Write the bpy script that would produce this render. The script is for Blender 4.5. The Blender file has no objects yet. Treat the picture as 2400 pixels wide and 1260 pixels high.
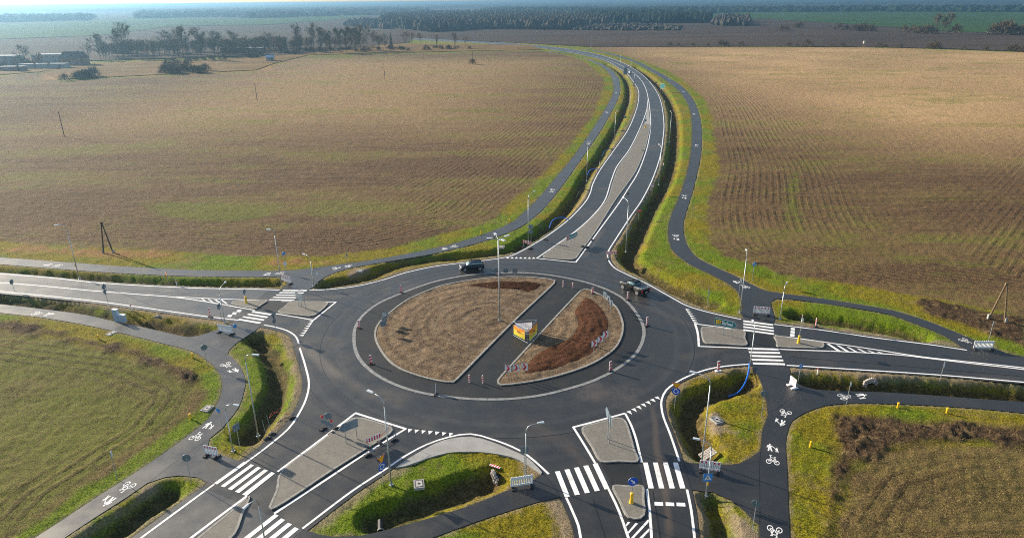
import bpy, bmesh, math, random
import numpy as np
from mathutils import Vector, Matrix
random.seed(7); rng = np.random.default_rng(7)
R = math.radians
scene = bpy.context.scene
C = scene.collection

# ------------------------------------------------------------------ camera
CAM_H = 43.0                      # drone height over the carriageway, metres
FPX, IW, IH = 1612.0, 2400.0, 1260.0
ROLL = R(-0.5)
PITCH = math.atan((630.0 - 3.0) / FPX * math.cos(ROLL))
cr_, sr_ = math.cos(ROLL), math.sin(ROLL)
ct_, st_ = math.cos(PITCH), math.sin(PITCH)
cam_d = bpy.data.cameras.new('camera')
cam = bpy.data.objects.new('camera', cam_d); C.objects.link(cam)
_Rv, _Uv = Vector((1, 0, 0)), Vector((0, st_, ct_))
_right = _Rv * cr_ + _Uv * sr_
_up = _Rv * -sr_ + _Uv * cr_
_back = _right.cross(_up)
cam.matrix_world = Matrix(((_right.x, _up.x, _back.x, 0), (_right.y, _up.y, _back.y, 0),
                           (_right.z, _up.z, _back.z, CAM_H), (0, 0, 0, 1)))
cam_d.sensor_width = 36.0; cam_d.lens = FPX / IW * 36.0
cam_d.clip_start = 0.5; cam_d.clip_end = 60000
scene.camera = cam

# ------------------------------------------------------------------ sky, sun, exposure
SUN_AZ, SUN_EL = 146.5, 19.5      # direction towards the sun, degrees ccw from +x
world = bpy.data.worlds.new('World'); scene.world = world; world.use_nodes = True
wn = world.node_tree.nodes; wl = world.node_tree.links
sky = wn.new('ShaderNodeTexSky'); sky.sky_type = 'NISHITA'; sky.sun_disc = False
sky.sun_elevation = R(SUN_EL); sky.sun_rotation = R(90 - SUN_AZ)
sky.altitude = 80; sky.air_density = 1.0; sky.dust_density = 1.0; sky.ozone_density = 1.0
wn['Background'].inputs['Strength'].default_value = 0.09
wl.new(sky.outputs[0], wn['Background'].inputs['Color'])
sun_d = bpy.data.lights.new('sun', 'SUN'); sun = bpy.data.objects.new('sun', sun_d); C.objects.link(sun)
sun_d.energy = 5.0; sun_d.angle = R(0.9); sun_d.color = (1.0, 0.87, 0.68)
_sd = Vector((math.cos(R(SUN_AZ)) * math.cos(R(SUN_EL)), math.sin(R(SUN_AZ)) * math.cos(R(SUN_EL)), math.sin(R(SUN_EL))))
sun.rotation_euler = _sd.to_track_quat('Z', 'Y').to_euler()
sun.location = _sd * 300
vs = scene.view_settings
vs.view_transform = 'Standard'; vs.look = 'None'; vs.gamma = 1.0; vs.use_curve_mapping = False
vs.exposure = 1.05
scene.cycles.max_bounces = 5; scene.cycles.volume_bounces = 1
scene.cycles.caustics_reflective = False; scene.cycles.caustics_refractive = False
scene.cycles.use_adaptive_sampling = True; scene.cycles.adaptive_threshold = .02
scene.cycles.use_denoising = False
scene.cycles.pixel_filter_type = 'BLACKMAN_HARRIS'; scene.cycles.filter_width = 1.05

# ------------------------------------------------------------------ pixel -> place helpers
def ray(px, py):
    x = (px - 1200.0) / FPX; y = (630.0 - py) / FPX
    xr = cr_ * x - sr_ * y; yr = sr_ * x + cr_ * y
    return xr, ct_ + yr * st_, -st_ + yr * ct_
def G(px, py, z=0.0):
    a, b, c = ray(px, py); t = (z - CAM_H) / c
    return np.array((a * t, b * t))
def GP(pts, z=0.0):
    return np.array([G(p[0], p[1], z) for p in pts])
def HT(b, t):
    """height of an upright whose foot shows at pixel b and top at pixel t"""
    g = G(*b); a, bb, c = ray(*t); s = math.hypot(*g) / math.hypot(a, bb)
    return CAM_H + s * c
def catmull(P, step=1.0, closed=False):
    P = np.asarray(P, float); n = len(P); out = []
    for i in range(n if closed else n - 1):
        if closed: p0, p1, p2, p3 = P[i-1], P[i], P[(i+1) % n], P[(i+2) % n]
        else: p0, p1, p2, p3 = P[max(i-1, 0)], P[i], P[i+1], P[min(i+2, n-1)]
        k = int(max(1, min(24, round(np.hypot(*(p2 - p1)) / step))))
        # centripetal knots keep uneven spacing from looping
        t0 = 0; t1 = t0 + max(np.hypot(*(p1-p0)), 1e-6) ** .5
        t2 = t1 + max(np.hypot(*(p2-p1)), 1e-6) ** .5; t3 = t2 + max(np.hypot(*(p3-p2)), 1e-6) ** .5
        m1 = (p2-p0) / (t2-t0) if t1 > t0 + 1e-2 else (p2-p1) / (t2-t1)
        m2 = (p3-p1) / (t3-t1) if t3 > t2 + 1e-2 else (p2-p1) / (t2-t1)
        m1 = m1 * (t2-t1); m2 = m2 * (t2-t1)
        for j in range(k):
            u = j / k; u2 = u*u; u3 = u2*u
            out.append((2*u3-3*u2+1)*p1 + (u3-2*u2+u)*m1 + (-2*u3+3*u2)*p2 + (u3-u2)*m2)
    if not closed: out.append(P[-1])
    return np.array(out)
def CV(pts, step=1.0): return catmull(GP(pts), step)
def normals(P, closed=False):
    if closed: T = np.roll(P, -1, 0) - np.roll(P, 1, 0)
    else: T = np.gradient(P, axis=0)
    T /= np.maximum(np.hypot(T[:, 0], T[:, 1])[:, None], 1e-9)
    return np.stack([-T[:, 1], T[:, 0]], 1)          # left normal
def offs(P, d, closed=False): return P + normals(P, closed) * d
def chaikin(P, it=2):
    P = np.asarray(P, float)
    for _ in range(it):
        Q = np.roll(P, -1, 0); P = np.stack([P*.75+Q*.25, P*.25+Q*.75], 1).reshape(-1, 2)
    return P
def area(P): x, y = P[:, 0], P[:, 1]; return .5 * np.sum(x*np.roll(y, -1) - y*np.roll(x, -1))
def ccw(P): return P if area(P) > 0 else P[::-1]
def extend(P, d0=0, d1=0):
    P = list(P)
    if d0: v = P[0] - P[1]; P.insert(0, P[0] + v / np.hypot(*v) * d0)
    if d1: v = P[-1] - P[-2]; P.append(P[-1] + v / np.hypot(*v) * d1)
    return np.array(P)

# ------------------------------------------------------------------ object helpers
def tag(o, label=None, cat=None, group=None, kind=None):
    if label: o['label'] = label
    if cat: o['category'] = cat
    if group: o['group'] = group
    if kind: o['kind'] = kind
    return o
def thing(name, label, cat, loc=(0, 0, 0), rz=0.0, group=None):
    o = bpy.data.objects.new(name, None); C.objects.link(o)
    o.empty_display_size = 0.2
    o.location = loc; o.rotation_euler = (0, 0, rz)
    return tag(o, label, cat, group)
def link(name, me, m, parent=None, loc=None, rot=None):
    o = bpy.data.objects.new(name, me); C.objects.link(o)
    if m is not None and not me.materials: me.materials.append(m)
    if parent is not None: o.parent = parent
    if loc is not None: o.location = loc
    if rot is not None: o.rotation_euler = rot
    return o
class MB:
    def __init__(s): s.v = []; s.f = []
    def add(s, vs_, fs):
        k = len(s.v); s.v += [tuple(v) for v in vs_]; s.f += [tuple(i + k for i in f) for f in fs]; return s
    def box(s, c, d, rz=0.0, tilt=None):
        x, y, z = d[0]/2, d[1]/2, d[2]/2
        M = Matrix.Rotation(rz, 3, 'Z')
        if tilt is not None: M = M @ tilt
        V = [M @ Vector((a*x, b*y, e*z)) + Vector(c) for a in (-1, 1) for b in (-1, 1) for e in (-1, 1)]
        return s.add(V, [(0,1,3,2),(4,6,7,5),(0,4,5,1),(2,3,7,6),(0,2,6,4),(1,5,7,3)])
    def tube(s, pts, r, n=8, cap=True):
        pts = [Vector(p) for p in pts]; rs = r if isinstance(r, (list, tuple)) else [r]*len(pts)
        V = []; F = []; up = None
        for i, p in enumerate(pts):
            t = (pts[min(i+1, len(pts)-1)] - pts[max(i-1, 0)]).normalized()
            a = Vector((0, 0, 1)) if abs(t.z) < .9 else Vector((1, 0, 0))
            if up is not None: a = up
            u = t.cross(a).normalized(); w = u.cross(t).normalized(); up = w
            for k in range(n):
                an = 2*math.pi*k/n; V.append(p + (u*math.cos(an) + w*math.sin(an))*rs[i])
        for i in range(len(pts)-1):
            for k in range(n):
                F.append((i*n+k, i*n+(k+1) % n, (i+1)*n+(k+1) % n, (i+1)*n+k))
        if cap: F.append(tuple(range(n))[::-1]); F.append(tuple((len(pts)-1)*n+k for k in range(n)))
        return s.add(V, F)
    def prism(s, poly, z0, z1, bottom=True):
        P = ccw(np.asarray(poly, float)); n = len(P)
        V = [(p[0], p[1], z0) for p in P] + [(p[0], p[1], z1) for p in P]
        F = [tuple(range(n, 2*n))]
        if bottom: F.append(tuple(range(n))[::-1])
        for i in range(n): j = (i+1) % n; F.append((i, j, n+j, n+i))
        return s.add(V, F)
    def poly(s, P, z):
        P = ccw(np.asarray(P, float)); return s.add([(p[0], p[1], z) for p in P], [tuple(range(len(P)))])
    def ribbon(s, P, w, z):
        N = normals(np.asarray(P, float)); A = P + N*w/2; B = P - N*w/2; n = len(P)
        V = [(a[0], a[1], z) for a in A] + [(b[0], b[1], z) for b in B]
        return s.add(V, [(i, n+i, n+i+1, i+1) for i in range(n-1)])
    def mesh(s, name, smooth=False):
        me = bpy.data.meshes.new(name); me.from_pydata(s.v, [], s.f); me.update()
        if smooth: me.shade_smooth()
        return me
    def build(s, name, m, parent=None, loc=None, rot=None, smooth=False):
        return link(name, s.mesh(name, smooth), m, parent, loc, rot)
def struct(name, mb, m): return tag(mb.build(name, m), kind='structure')
def dup(root, loc=None, rz=None, label=None):
    r = root.copy(); C.objects.link(r)
    if loc is not None: r.location = loc
    if rz is not None: r.rotation_euler = (0, 0, rz)
    if label: r['label'] = label
    for ch in root.children:
        c = ch.copy(); C.objects.link(c); c.parent = r
        for g in ch.children:
            d = g.copy(); C.objects.link(d); d.parent = c
    return r

# ------------------------------------------------------------------ materials
MATS = {}
def nodes(name):
    m = bpy.data.materials.new(name); m.use_nodes = True
    nt = m.node_tree; b = nt.nodes['Principled BSDF']
    return m, nt, b
def N(nt, t, **kw):
    n = nt.nodes.new(t)
    for k, v in kw.items():
        if k.startswith('i_'): n.inputs[k[2:].replace('_', ' ')].default_value = v
        else: setattr(n, k, v)
    return n
def noise(nt, vec, scale, detail=3.0, rough=.6):
    n = N(nt, 'ShaderNodeTexNoise'); n.inputs['Scale'].default_value = scale
    n.inputs['Detail'].default_value = detail; n.inputs['Roughness'].default_value = rough
    if vec is not None: nt.links.new(vec, n.inputs['Vector'])
    return n.outputs['Fac']
def ramp(nt, fac, a, b, ca=0.0, cb=1.0):
    n = N(nt, 'ShaderNodeMapRange', clamp=True, interpolation_type='SMOOTHSTEP'); nt.links.new(fac, n.inputs['Value'])
    n.inputs['From Min'].default_value = a; n.inputs['From Max'].default_value = b
    n.inputs['To Min'].default_value = ca; n.inputs['To Max'].default_value = cb
    return n.outputs['Result']
def mixc(nt, fac, a, b, mode='MIX'):
    n = N(nt, 'ShaderNodeMix', data_type='RGBA', blend_type=mode)
    for sock, v in ((n.inputs[0], fac), (n.inputs[6], a), (n.inputs[7], b)):
        if isinstance(v, (int, float)): sock.default_value = v
        elif isinstance(v, tuple): sock.default_value = v + (1,) if len(v) == 3 else v
        else: nt.links.new(v, sock)
    return n.outputs[2]
def mth(nt, op, a, b=None, c=None):
    n = N(nt, 'ShaderNodeMath', operation=op)
    for i, v in enumerate((a, b, c)):
        if v is None: continue
        if isinstance(v, (int, float)): n.inputs[i].default_value = v
        else: nt.links.new(v, n.inputs[i])
    return n.outputs[0]
def objco(nt, scale=None):
    t = N(nt, 'ShaderNodeTexCoord').outputs['Object']
    if scale is None: return t
    mp = N(nt, 'ShaderNodeMapping'); mp.inputs['Scale'].default_value = scale
    nt.links.new(t, mp.inputs['Vector']); return mp.outputs['Vector']
def bump(nt, b, h, strength, dist):
    n = N(nt, 'ShaderNodeBump'); n.inputs['Strength'].default_value = strength; n.inputs['Distance'].default_value = dist
    nt.links.new(h, n.inputs['Height']); nt.links.new(n.outputs[0], b.inputs['Normal'])
def plain(name, col, rough=.5, metal=0.0, var=.12, scale=6.0, spec=.5, coat=0.0, alpha=None):
    if name in MATS: return MATS[name]
    m, nt, b = nodes(name)
    f = noise(nt, objco(nt), scale, 4)
    lo = tuple(c*(1-var) for c in col); hi = tuple(min(1, c*(1+var)) for c in col)
    nt.links.new(mixc(nt, ramp(nt, f, .3, .7), lo, hi), b.inputs['Base Color'])
    b.inputs['Roughness'].default_value = rough; b.inputs['Metallic'].default_value = metal
    b.inputs['Specular IOR Level'].default_value = spec; b.inputs['Coat Weight'].default_value = coat
    MATS[name] = m; return m
STEEL = plain('galvanised', (.42, .46, .49), .42, .55, .1)
SIGNBACK = plain('sign_back', (.16, .22, .28), .45, .35, .08)
WHITE = plain('white_plastic', (.84, .85, .87), .45, 0, .05)
SIGNWHITE = plain('sign_white', (.80, .80, .80), .4, 0, .03)
RED = plain('signal_red', (.72, .02, .03), .45, 0, .08)
YELLOW = plain('signal_yellow', (.85, .50, .02), .45, 0, .06)
SIGNYELLOW = plain('sign_amber', (.85, .42, .01), .4, 0, .05)
BLUE = plain('sign_blue', (.01, .09, .55), .4, 0, .05)
LBLUE = plain('sign_light_blue', (.02, .25, .70), .4, 0, .05)
GREEN = plain('sign_green', (.0, .16, .17), .4, 0, .06)
BLACK = plain('black_rubber', (.02, .02, .022), .7, 0, .25)
PAINT = None
# ================================================================== THE SETTING
# edge-line curves between neighbouring arms, read off as pixels of the painted line
NW = [(0,641),(120,651),(250,664),(450,674.5),(600,677.5),(655,679.5),(690,680.8),(725,680),(775,677.5),(837,670),(900,655),(950,639),(1020,624),(1100,614),(1167,606),(1200,598.5),(1237,580),(1275,557.5),(1310,533),(1340,508),(1372,473),(1383,453),(1390,430),(1407,397.5),(1437,355),(1470,307.5),(1487,270),(1496,238),(1496,212),(1484,191),(1469,172.5),(1450,159),(1422,143.5),(1384,133),(1339,124),(1281,114.5),(1216,107.5),(1130,101.5),(1000,95),(880,88.5)]
NE = [(880,85.5),(1000,91),(1130,97),(1221,103.5),(1281,109),(1337,115.5),(1384,124),(1422,133.5),(1459,147.5),(1487,162.5),(1506,176),(1525,195),(1542,221),(1551,247.5),(1556,290),(1554,322.5),(1547.5,365),(1530,417.5),(1505,467.5),(1477.5,507.5),(1440,565),(1427.5,585),(1423.7,598),(1427,611),(1441,628),(1475,645.5),(1512,662.5),(1575,697.5),(1612,717),(1665,732.5),(1737,748),(1780,755),(1814,759.5),(1925,773),(2050,791),(2175,806.5),(2266,820),(2400,839)]
ES = [(2400,895),(2200,878),(2000,865),(1844,855.5),(1800,854),(1755,853),(1700,857.5),(1662,864),(1625,876),(1590,892.5),(1562,913),(1551,935),(1550,952),(1555,977),(1570,1015),(1592,1080),(1601,1113),(1610,1146),(1620,1195),(1628,1260)]
SS = [(1361,1260),(1356,1232),(1343,1200),(1327,1165),(1308,1136),(1286,1110),(1238,1067.5),(1200,1046),(1150,1027.5),(1102,1016),(1050,1024),(1000,1041),(950,1067.5),(900,1101),(825,1150),(709,1237.5),(640,1290)]
SWW = [(330,1260),(425,1190),(502,1134),(540,1108),(577,1082.5),(600,1066),(637,1037.5),(675,1005),(697,975),(717,935),(724,897.5),(715,855),(702.5,815),(698,797),(690,785),(672,774),(645,766),(619,761),(590,755),(560,750),(475,740),(325,719),(200,702.5),(0,682.5)]
cNW = extend(CV(NW), 60, 60); cNE = extend(CV(NE), 60, 60); cES = extend(CV(ES), 60, 40)
cSS = extend(CV(SS), 40, 40); cSWW = extend(CV(SWW), 40, 60)
EDGE = .45
aNW, aNE, aES, aSS, aSWW = offs(cNW, EDGE), offs(cNE, EDGE), offs(cES, EDGE), offs(cSS, .55), offs(cSWW, .75)
ROAD = np.concatenate([aNW, aNE, aES, aSS, aSWW])

PATHS = {
 'A': [(-60,598),(0,603),(150,614),(300,625),(450,632.5),(600,634.5),(675,633.5),(775,622.5),(900,604.5),(1025,580),(1125,552),(1200,521),(1225,501),(1262,465),(1300,420),(1340,372),(1380,317),(1407,275),(1422,250),(1437,219),(1438,199),(1431,176),(1412,157.5),(1384,142.5),(1356,132),(1319,124),(1290,120),
       (1290,121.3),(1328,126),(1366,134.5),(1403,147),(1431,163),(1448,181),(1453,202),(1452,220),(1441,247),(1430,267.5),(1407,307.5),(1385,340),(1350,390),(1312,442.5),(1275,487.5),(1237,520),(1200,541),(1125,567.5),(1025,592.5),(900,614),(817,629),(770,645),(745,660),(725,677.5),(660,677.5),(674,664),(658,649.5),(600,649),(450,647),(300,641),(150,631),(0,619),(-60,615)],
 'B': [(-60,706),(0,712.5),(100,724),(200,737.5),(272,754),(325,764),(425,787),(440,789.5),(464,786.5),(504,774),(533,761),(556,750.5),(612,763.5),(596,776),(557,801),(537,820),(533,829),(545,838),(562,858),(575,890),(570,922.5),(558,955),(520,1002.5),(491,1027),(487,1043),(512,1062),(550,1076),(572,1083),(497,1135),(462,1117.5),(420,1113),(387,1117),(345,1131),(300,1162),(225,1210),(150,1260),(60,1322),
       (-10,1322),(82,1259),(150,1215),(225,1165),(300,1117.5),(375,1067.5),(437,1022.5),(487,982.5),(507,950),(516,930),(521,897.5),(512,870),(487,845),(450,822.5),(375,802.5),(275,777.5),(200,761),(100,744),(0,732.5),(-60,725)],
 'C': [(1366,115),(1403,121.5),(1441,131),(1478,142.5),(1506,156),(1544,178),(1572,197),(1598,221),(1617,255),(1622,292),(1622,330),(1617,375),(1605,425),(1590,467),(1572,510),(1567,537),(1569,565),(1580,590),(1620,620),(1675,647),(1712,667),(1732,687),(1741,712),(1743,745),(1812,757),(1806,708),(1815,701),(1850,700.5),(1925,710),(2025,725),(2087,737),(2150,760),(2200,780),(2237,800),(2270,819),
       (2392,837),(2375,834),(2325,812),(2297,802),(2250,782),(2175,752.5),(2100,729),(2025,715),(1925,699),(1800,682),(1770,670),(1725,647),(1675,625),(1635,604),(1615,582),(1605,560),(1601,530),(1605,507),(1615,475),(1625,442),(1637,392),(1644,350),(1644,300),(1636,260),(1622,230),(1600,204),(1572,185),(1534,164),(1497,145.5),(1459,132.5),(1422,123.5),(1381,116)],
 'D': [(1764,857),(1776,879),(1791,915),(1799.6,958),(1800,970),(1796,985),(1789,1002),(1786,1015),(1782,1056),(1762,1071),(1737,1084),(1712,1088.5),(1650,1086),(1603,1083),(1621,1147),(1670,1152),(1712,1170),(1745,1195),(1765,1217),(1779,1228),(1781,1259),(1783,1330),(1855,1330),(1851,1259),(1847,1170),(1844,1095),(1841,1040),(1846,1010),(1857,985),(1887,966),(1900,961),(1937,949),(1975,945),(2050,944.5),(2175,949),(2300,957.5),(2400,967.5),(2520,978),(2520,950),(2400,941),(2300,934.5),(2175,925),(2050,917.5),(1975,916),(1912,912),(1882,905),(1862,893),(1851,880),(1846,858)],
 'E': [(1274,1108),(1250,1124),(1188,1149),(1100,1185),(1000,1215),(900,1242),(850,1254),(790,1258),(750,1252),(714,1240),(690,1262),(790,1310),(900,1297),(1012,1260),(1100,1227),(1200,1194),(1262,1175),(1312,1164)],
}
PG = {k: catmull(GP(v), 1.5, True) for k, v in PATHS.items()}

FIELDS = {
 'left': [(-400,560),(-60,562),(60,570),(225,580),(375,586),(500,595),(600,600),(675,601),(825,593),(925,576),(1025,551),(1125,527),(1175,500),(1200,472),(1250,430),(1300,380),(1350,322),(1387,272),(1403,238),(1416,200),(1411,182),(1394,165),(1366,143),(1337,133),(1309,126),(1268,120),(1200,119.5),(1100,122),(950,126),(825,129),(720,132),(645,152),(600,168),(500,172),(350,180),(225,185),(140,190),(100,171),(0,179),(-400,200)],
 'right': [(1392,113),(1450,126),(1525,150),(1575,172),(1612,197),(1650,232),(1665,268),(1670,305),(1682,375),(1675,417),(1660,467),(1655,517),(1662,557),(1687,590),(1737,610),(1800,624),(1837,640),(1975,662),(2075,680),(2162,697),(2250,712),(2400,740),(2700,790),(2700,128),(2400,123),(2200,116),(2050,112),(1800,110.5),(1500,110.5)],
 'nearleft': [(-500,715),(0,772),(100,782),(175,797),(250,814),(325,832),(387,856),(445,882),(467,899),(465,935),(435,967),(400,1002),(325,1050),(225,1120),(125,1190),(25,1255),(-200,1420),(-900,1420)],
 'nearright': [(2700,1085),(2400,1045),(2275,1035),(2150,1037),(2075,1060),(2025,1085),(1987,1125),(1970,1170),(1955,1259),(1945,1400),(2900,1400)],
}
FG = {k: catmull(GP(v), 3.0, True) for k, v in FIELDS.items()}
BRUSH = {  # rough dead growth
 'hedge_w': [(-60,745),(0,752),(100,762),(190,785),(240,800),(330,815),(400,845),(460,880),(470,905),(440,895),(380,868),(310,842),(230,818),(160,800),(80,785),(0,774),(-60,768)],
 'corner_e': [(1950,978),(1985,968),(2060,974),(2150,981),(2300,990),(2450,996),(2450,1052),(2300,1040),(2150,1040),(2080,1060),(2020,1090),(1985,1130),(1966,1180),(1955,1262),(1930,1262),(1930,1195),(1934,1157),(1942,1095),(1946,1045)],
 'east': [(2128,706),(2165,700),(2260,716),(2420,745),(2420,822),(2330,790),(2240,758),(2170,738)],
 'yellowbank': [(1465,600),(1490,618),(1530,640),(1600,676),(1690,712),(1690,722),(1640,706),(1560,668),(1500,640),(1470,622)],
}
RUST = {
 'r1': [(0,582),(60,574),(225,583),(375,588),(420,596),(400,602),(300,604),(200,600),(100,592),(0,590)],
 'r2': [(610,612),(700,606),(790,612),(740,620),(640,622)],
 'r3': [(100,188),(350,178),(640,165),(640,140),(400,150),(100,172)],
 'r4': [(660,122),(960,118),(960,106),(660,112)],
}
SANDP = {
 's1': [(614,765),(650,774),(690,800),(704,830),(716,860),(724,900),(716,940),(696,978),(650,1018),(590,1062),(560,1072),(600,1040),(640,1012),(672,985),(690,950),(698,905),(690,860),(676,820),(655,792),(630,778)],
 's2': [(0,686),(200,706),(330,722),(480,744),(550,754),(530,758),(400,740),(250,722),(100,704),(0,696)],
 's3': [(0,648),(200,668),(450,678),(640,683),(640,678),(450,670),(200,661),(0,641)],
 's4': [(1850,862),(2000,872),(2200,884),(2420,905),(2420,914),(2200,894),(2000,880),(1860,872)],
 's5': [(1830,764),(1950,779),(2100,800),(2200,812),(2180,798),(2060,782),(1930,764),(1830,754)],
 's6': [(815,637),(835,628),(862,628),(870,637),(850,648),(822,646)],
 's7': [(1645,985),(1680,972),(1705,985),(1712,1010),(1690,1022),(1655,1012)],
 's8': [(1265,525),(1290,512),(1330,514),(1310,530),(1280,548)],
 's9': [(1625,1150),(1700,1165),(1735,1200),(1775,1235),(1775,1262),(1640,1262)],
 's10': [(1270,1165),(1315,1168),(1330,1210),(1345,1262),(1310,1262),(1300,1200)],
 's11': [(345,1135),(300,1170),(225,1220),(170,1262),(250,1262),(330,1185),(380,1140)],
 's12': [(560,1072),(600,1040),(640,1012),(650,1020),(610,1050),(575,1080)],
}
DITCH = [  # pixels of the bottom, half width of the bed, half width at the brim, depth
 ([(1419,150),(1437,159),(1457,174),(1470,195),(1473,226),(1462,262),(1454,280),(1435,317),(1405,368),(1377,407),(1355,450),(1325,491),(1289,525),(1250,550),(1195,583),(1100,596),(1000,607),(925,620),(850,648),(760,665)], .35, 2.1, 1.25),
 ([(1488,157),(1508,169),(1527,184),(1547,203),(1566,230),(1578,262),(1582,295),(1581,330),(1577,370),(1567,408),(1551,444),(1529,482),(1508,525),(1484,575),(1474,603),(1490,619),(1525,641),(1600,679),(1665,708)], .5, 2.5, 1.5),
 ([(-60,628),(0,634),(150,644),(300,653),(450,660),(600,663),(648,662)], .3, 1.7, 1.1),
 ([(-60,692),(0,702),(150,720),(300,748),(400,766),(475,778)], .5, 2.4, 1.4),
 ([(600,790),(618,804),(634,826),(645,850),(652,880),(651,905),(641,936),(621,968),(600,996),(582,1018)], .4, 2.1, 1.4),
 ([(388,1156),(350,1177),(300,1213),(237,1254),(160,1312)], .5, 1.9, 1.4),
 ([(885,1214),(950,1190),(1025,1163),(1100,1137),(1142,1124)], .4, 2.3, 1.3),
 ([(1752,884),(1738,897),(1712,904),(1676,916),(1643,929),(1623,948),(1619,972),(1627,1002),(1640,1030),(1654,1056)], .4, 2.2, 1.4),
 ([(1868,738),(1975,753),(2100,773),(2150,786)], .4, 2.1, 1.35),
 ([(1895,891),(1960,897),(2040,902),(2175,905),(2400,920),(2520,930)], .5, 2.2, 1.5),
 ([(1672,1172),(1685,1205),(1692,1240),(1694,1290)], .4, 1.6, .9),
]
DG = [(catmull(GP(d[0]), 1.5), d[1], d[2], d[3]) for d in DITCH]

def dist_poly(X, Y, P, closed=True, far=60.0):
    """distance to a polyline and inside test, worked only near its bounding box"""
    d = np.full(X.shape, far, np.float32); ins = np.zeros(X.shape, bool)
    lo = P.min(0) - far; hi = P.max(0) + far
    idx = np.nonzero((X > lo[0]) & (X < hi[0]) & (Y > lo[1]) & (Y < hi[1]))[0]
    if len(idx) == 0: return d, ins
    x = X[idx]; y = Y[idx]; dd = np.full(x.shape, far*far, np.float32); inn = np.zeros(x.shape, bool)
    Q = np.roll(P, -1, 0) if closed else P[1:]
    for (ax, ay), (bx, by) in zip(P[:len(Q)].astype(np.float32), Q.astype(np.float32)):
        m = (x > min(ax, bx)-far) & (x < max(ax, bx)+far) & (y > min(ay, by)-far) & (y < max(ay, by)+far)
        k = np.nonzero(m)[0]
        if len(k):
            px, py = x[k]-ax, y[k]-ay; ex, ey = bx-ax, by-ay; L = ex*ex+ey*ey+1e-9
            t = np.clip((px*ex+py*ey)/L, 0, 1)
            dd[k] = np.minimum(dd[k], (px-t*ex)**2+(py-t*ey)**2)
        if closed and ay != by:
            c = (ay > y) != (by > y)
            kk = np.nonzero(c)[0]
            if len(kk): inn[kk] ^= x[kk] < (bx-ax)*(y[kk]-ay)/(by-ay)+ax
    d[idx] = np.sqrt(dd); ins[idx] = inn
    return d, ins
def sdf(X, Y, P, far=60.0):
    d, i = dist_poly(X, Y, P, True, far); return np.where(i, d, -d)
def smooth(a, b, x):
    t = np.clip((x-a)/(b-a), 0, 1); return t*t*(3-2*t)

# value noise for relief
_tab = rng.random((256, 256)).astype(np.float32)
def vnoise(X, Y, s):
    x = X/s; y = Y/s; xi = np.floor(x).astype(int); yi = np.floor(y).astype(int)
    fx = (x-xi).astype(np.float32); fy = (y-yi).astype(np.float32); fx = fx*fx*(3-2*fx); fy = fy*fy*(3-2*fy)
    a = _tab[xi & 255, yi & 255]; b = _tab[(xi+1) & 255, yi & 255]; c = _tab[xi & 255, (yi+1) & 255]; d = _tab[(xi+1) & 255, (yi+1) & 255]
    return (a*(1-fx)+b*fx)*(1-fy)+(c*(1-fx)+d*fx)*fy - .5

def ground_eval(X, Y):
    """height and cover of the natural ground at each place"""
    z = np.zeros(X.shape, np.float32)
    cut = np.zeros(X.shape, np.float32)
    for P, w0, w1, D in DG:
        d, _ = dist_poly(X, Y, P, False, 4.0)
        d = d + vnoise(X, Y, 1.7)*.32 + vnoise(X, Y, .6)*.22
        t = np.clip((w1-d)/(w1-w0), 0, 1); cut = np.maximum(cut, D*(.93*t+.07*t*t*(3-2*t)))
    droad = sdf(X, Y, ROAD, 6.0)
    dpath = np.full(X.shape, -6.0, np.float32)
    for P in PG.values(): dpath = np.maximum(dpath, sdf(X, Y, P, 6.0))
    hard = np.maximum(droad, dpath)                       # > 0 under paving
    z -= cut * smooth(0.0, -.35, hard)
    f = {k: sdf(X, Y, P, 60.0) for k, P in FG.items()}
    fld = np.maximum.reduce(list(f.values()))
    dist = np.hypot(X, Y); amp = np.clip(dist/90, .8, 3)
    brush = np.full(X.shape, -6.0, np.float32)
    for P in BRUSH.values(): brush = np.maximum(brush, sdf(X, Y, GP(P), 6.0))
    rust = np.full(X.shape, -8.0, np.float32)
    for P in RUST.values(): rust = np.maximum(rust, sdf(X, Y, GP(P), 8.0))
    sand = np.full(X.shape, -6.0, np.float32)
    for P in SANDP.values(): sand = np.maximum(sand, sdf(X, Y, GP(P), 6.0))
    n1 = vnoise(X, Y, .55); n2 = vnoise(X+31, Y+7, 1.9); n3 = vnoise(X+11, Y+57, 6.0)
    rel = np.where(fld > 0, .16*n1 + .12*n2, .12*n1 + .16*n2 + .05*vnoise(X+3, Y+77, .33))
    bw = smooth(-.6, 1.2, brush+n2*1.5)
    rel = rel + bw*(.32*np.abs(n1+n2) + .15*vnoise(X+5, Y+90, 1.1) + .05)
    z += rel * smooth(0.1, -.8, hard)
    z -= .03 + .22*smooth(-.05, .35, hard)
    grass = smooth(.9, -.9, fld + n2*1.6 + n3*1.2)
    sandw = smooth(-.5, .6, sand + n2*1.6 + n1*.8)*.9
    strip = smooth(-1.5, -.5, droad + n2*1.4)*smooth(.3, .0, droad)*.75
    pstrip = smooth(-.55, -.1, dpath + n1*.6)*smooth(.3, .0, dpath)*.55
    sandw = np.maximum(sandw, np.maximum(strip, pstrip)) * smooth(.75, .12, cut)
    lush = smooth(-.22, .26, n3*.9 + vnoise(X, Y, 17.0)*.9 + n2*.35 + .1*smooth(-3.5, -1, dpath))
    global stalkw
    stalkw = bw.copy()
    bw = np.maximum(bw, .8*smooth(.40, 1.05, cut + n2*.6))
    return z, grass, sandw, bw, smooth(-1, 1.5, rust+n2*2), lush, fld, f, hard, cut
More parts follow.
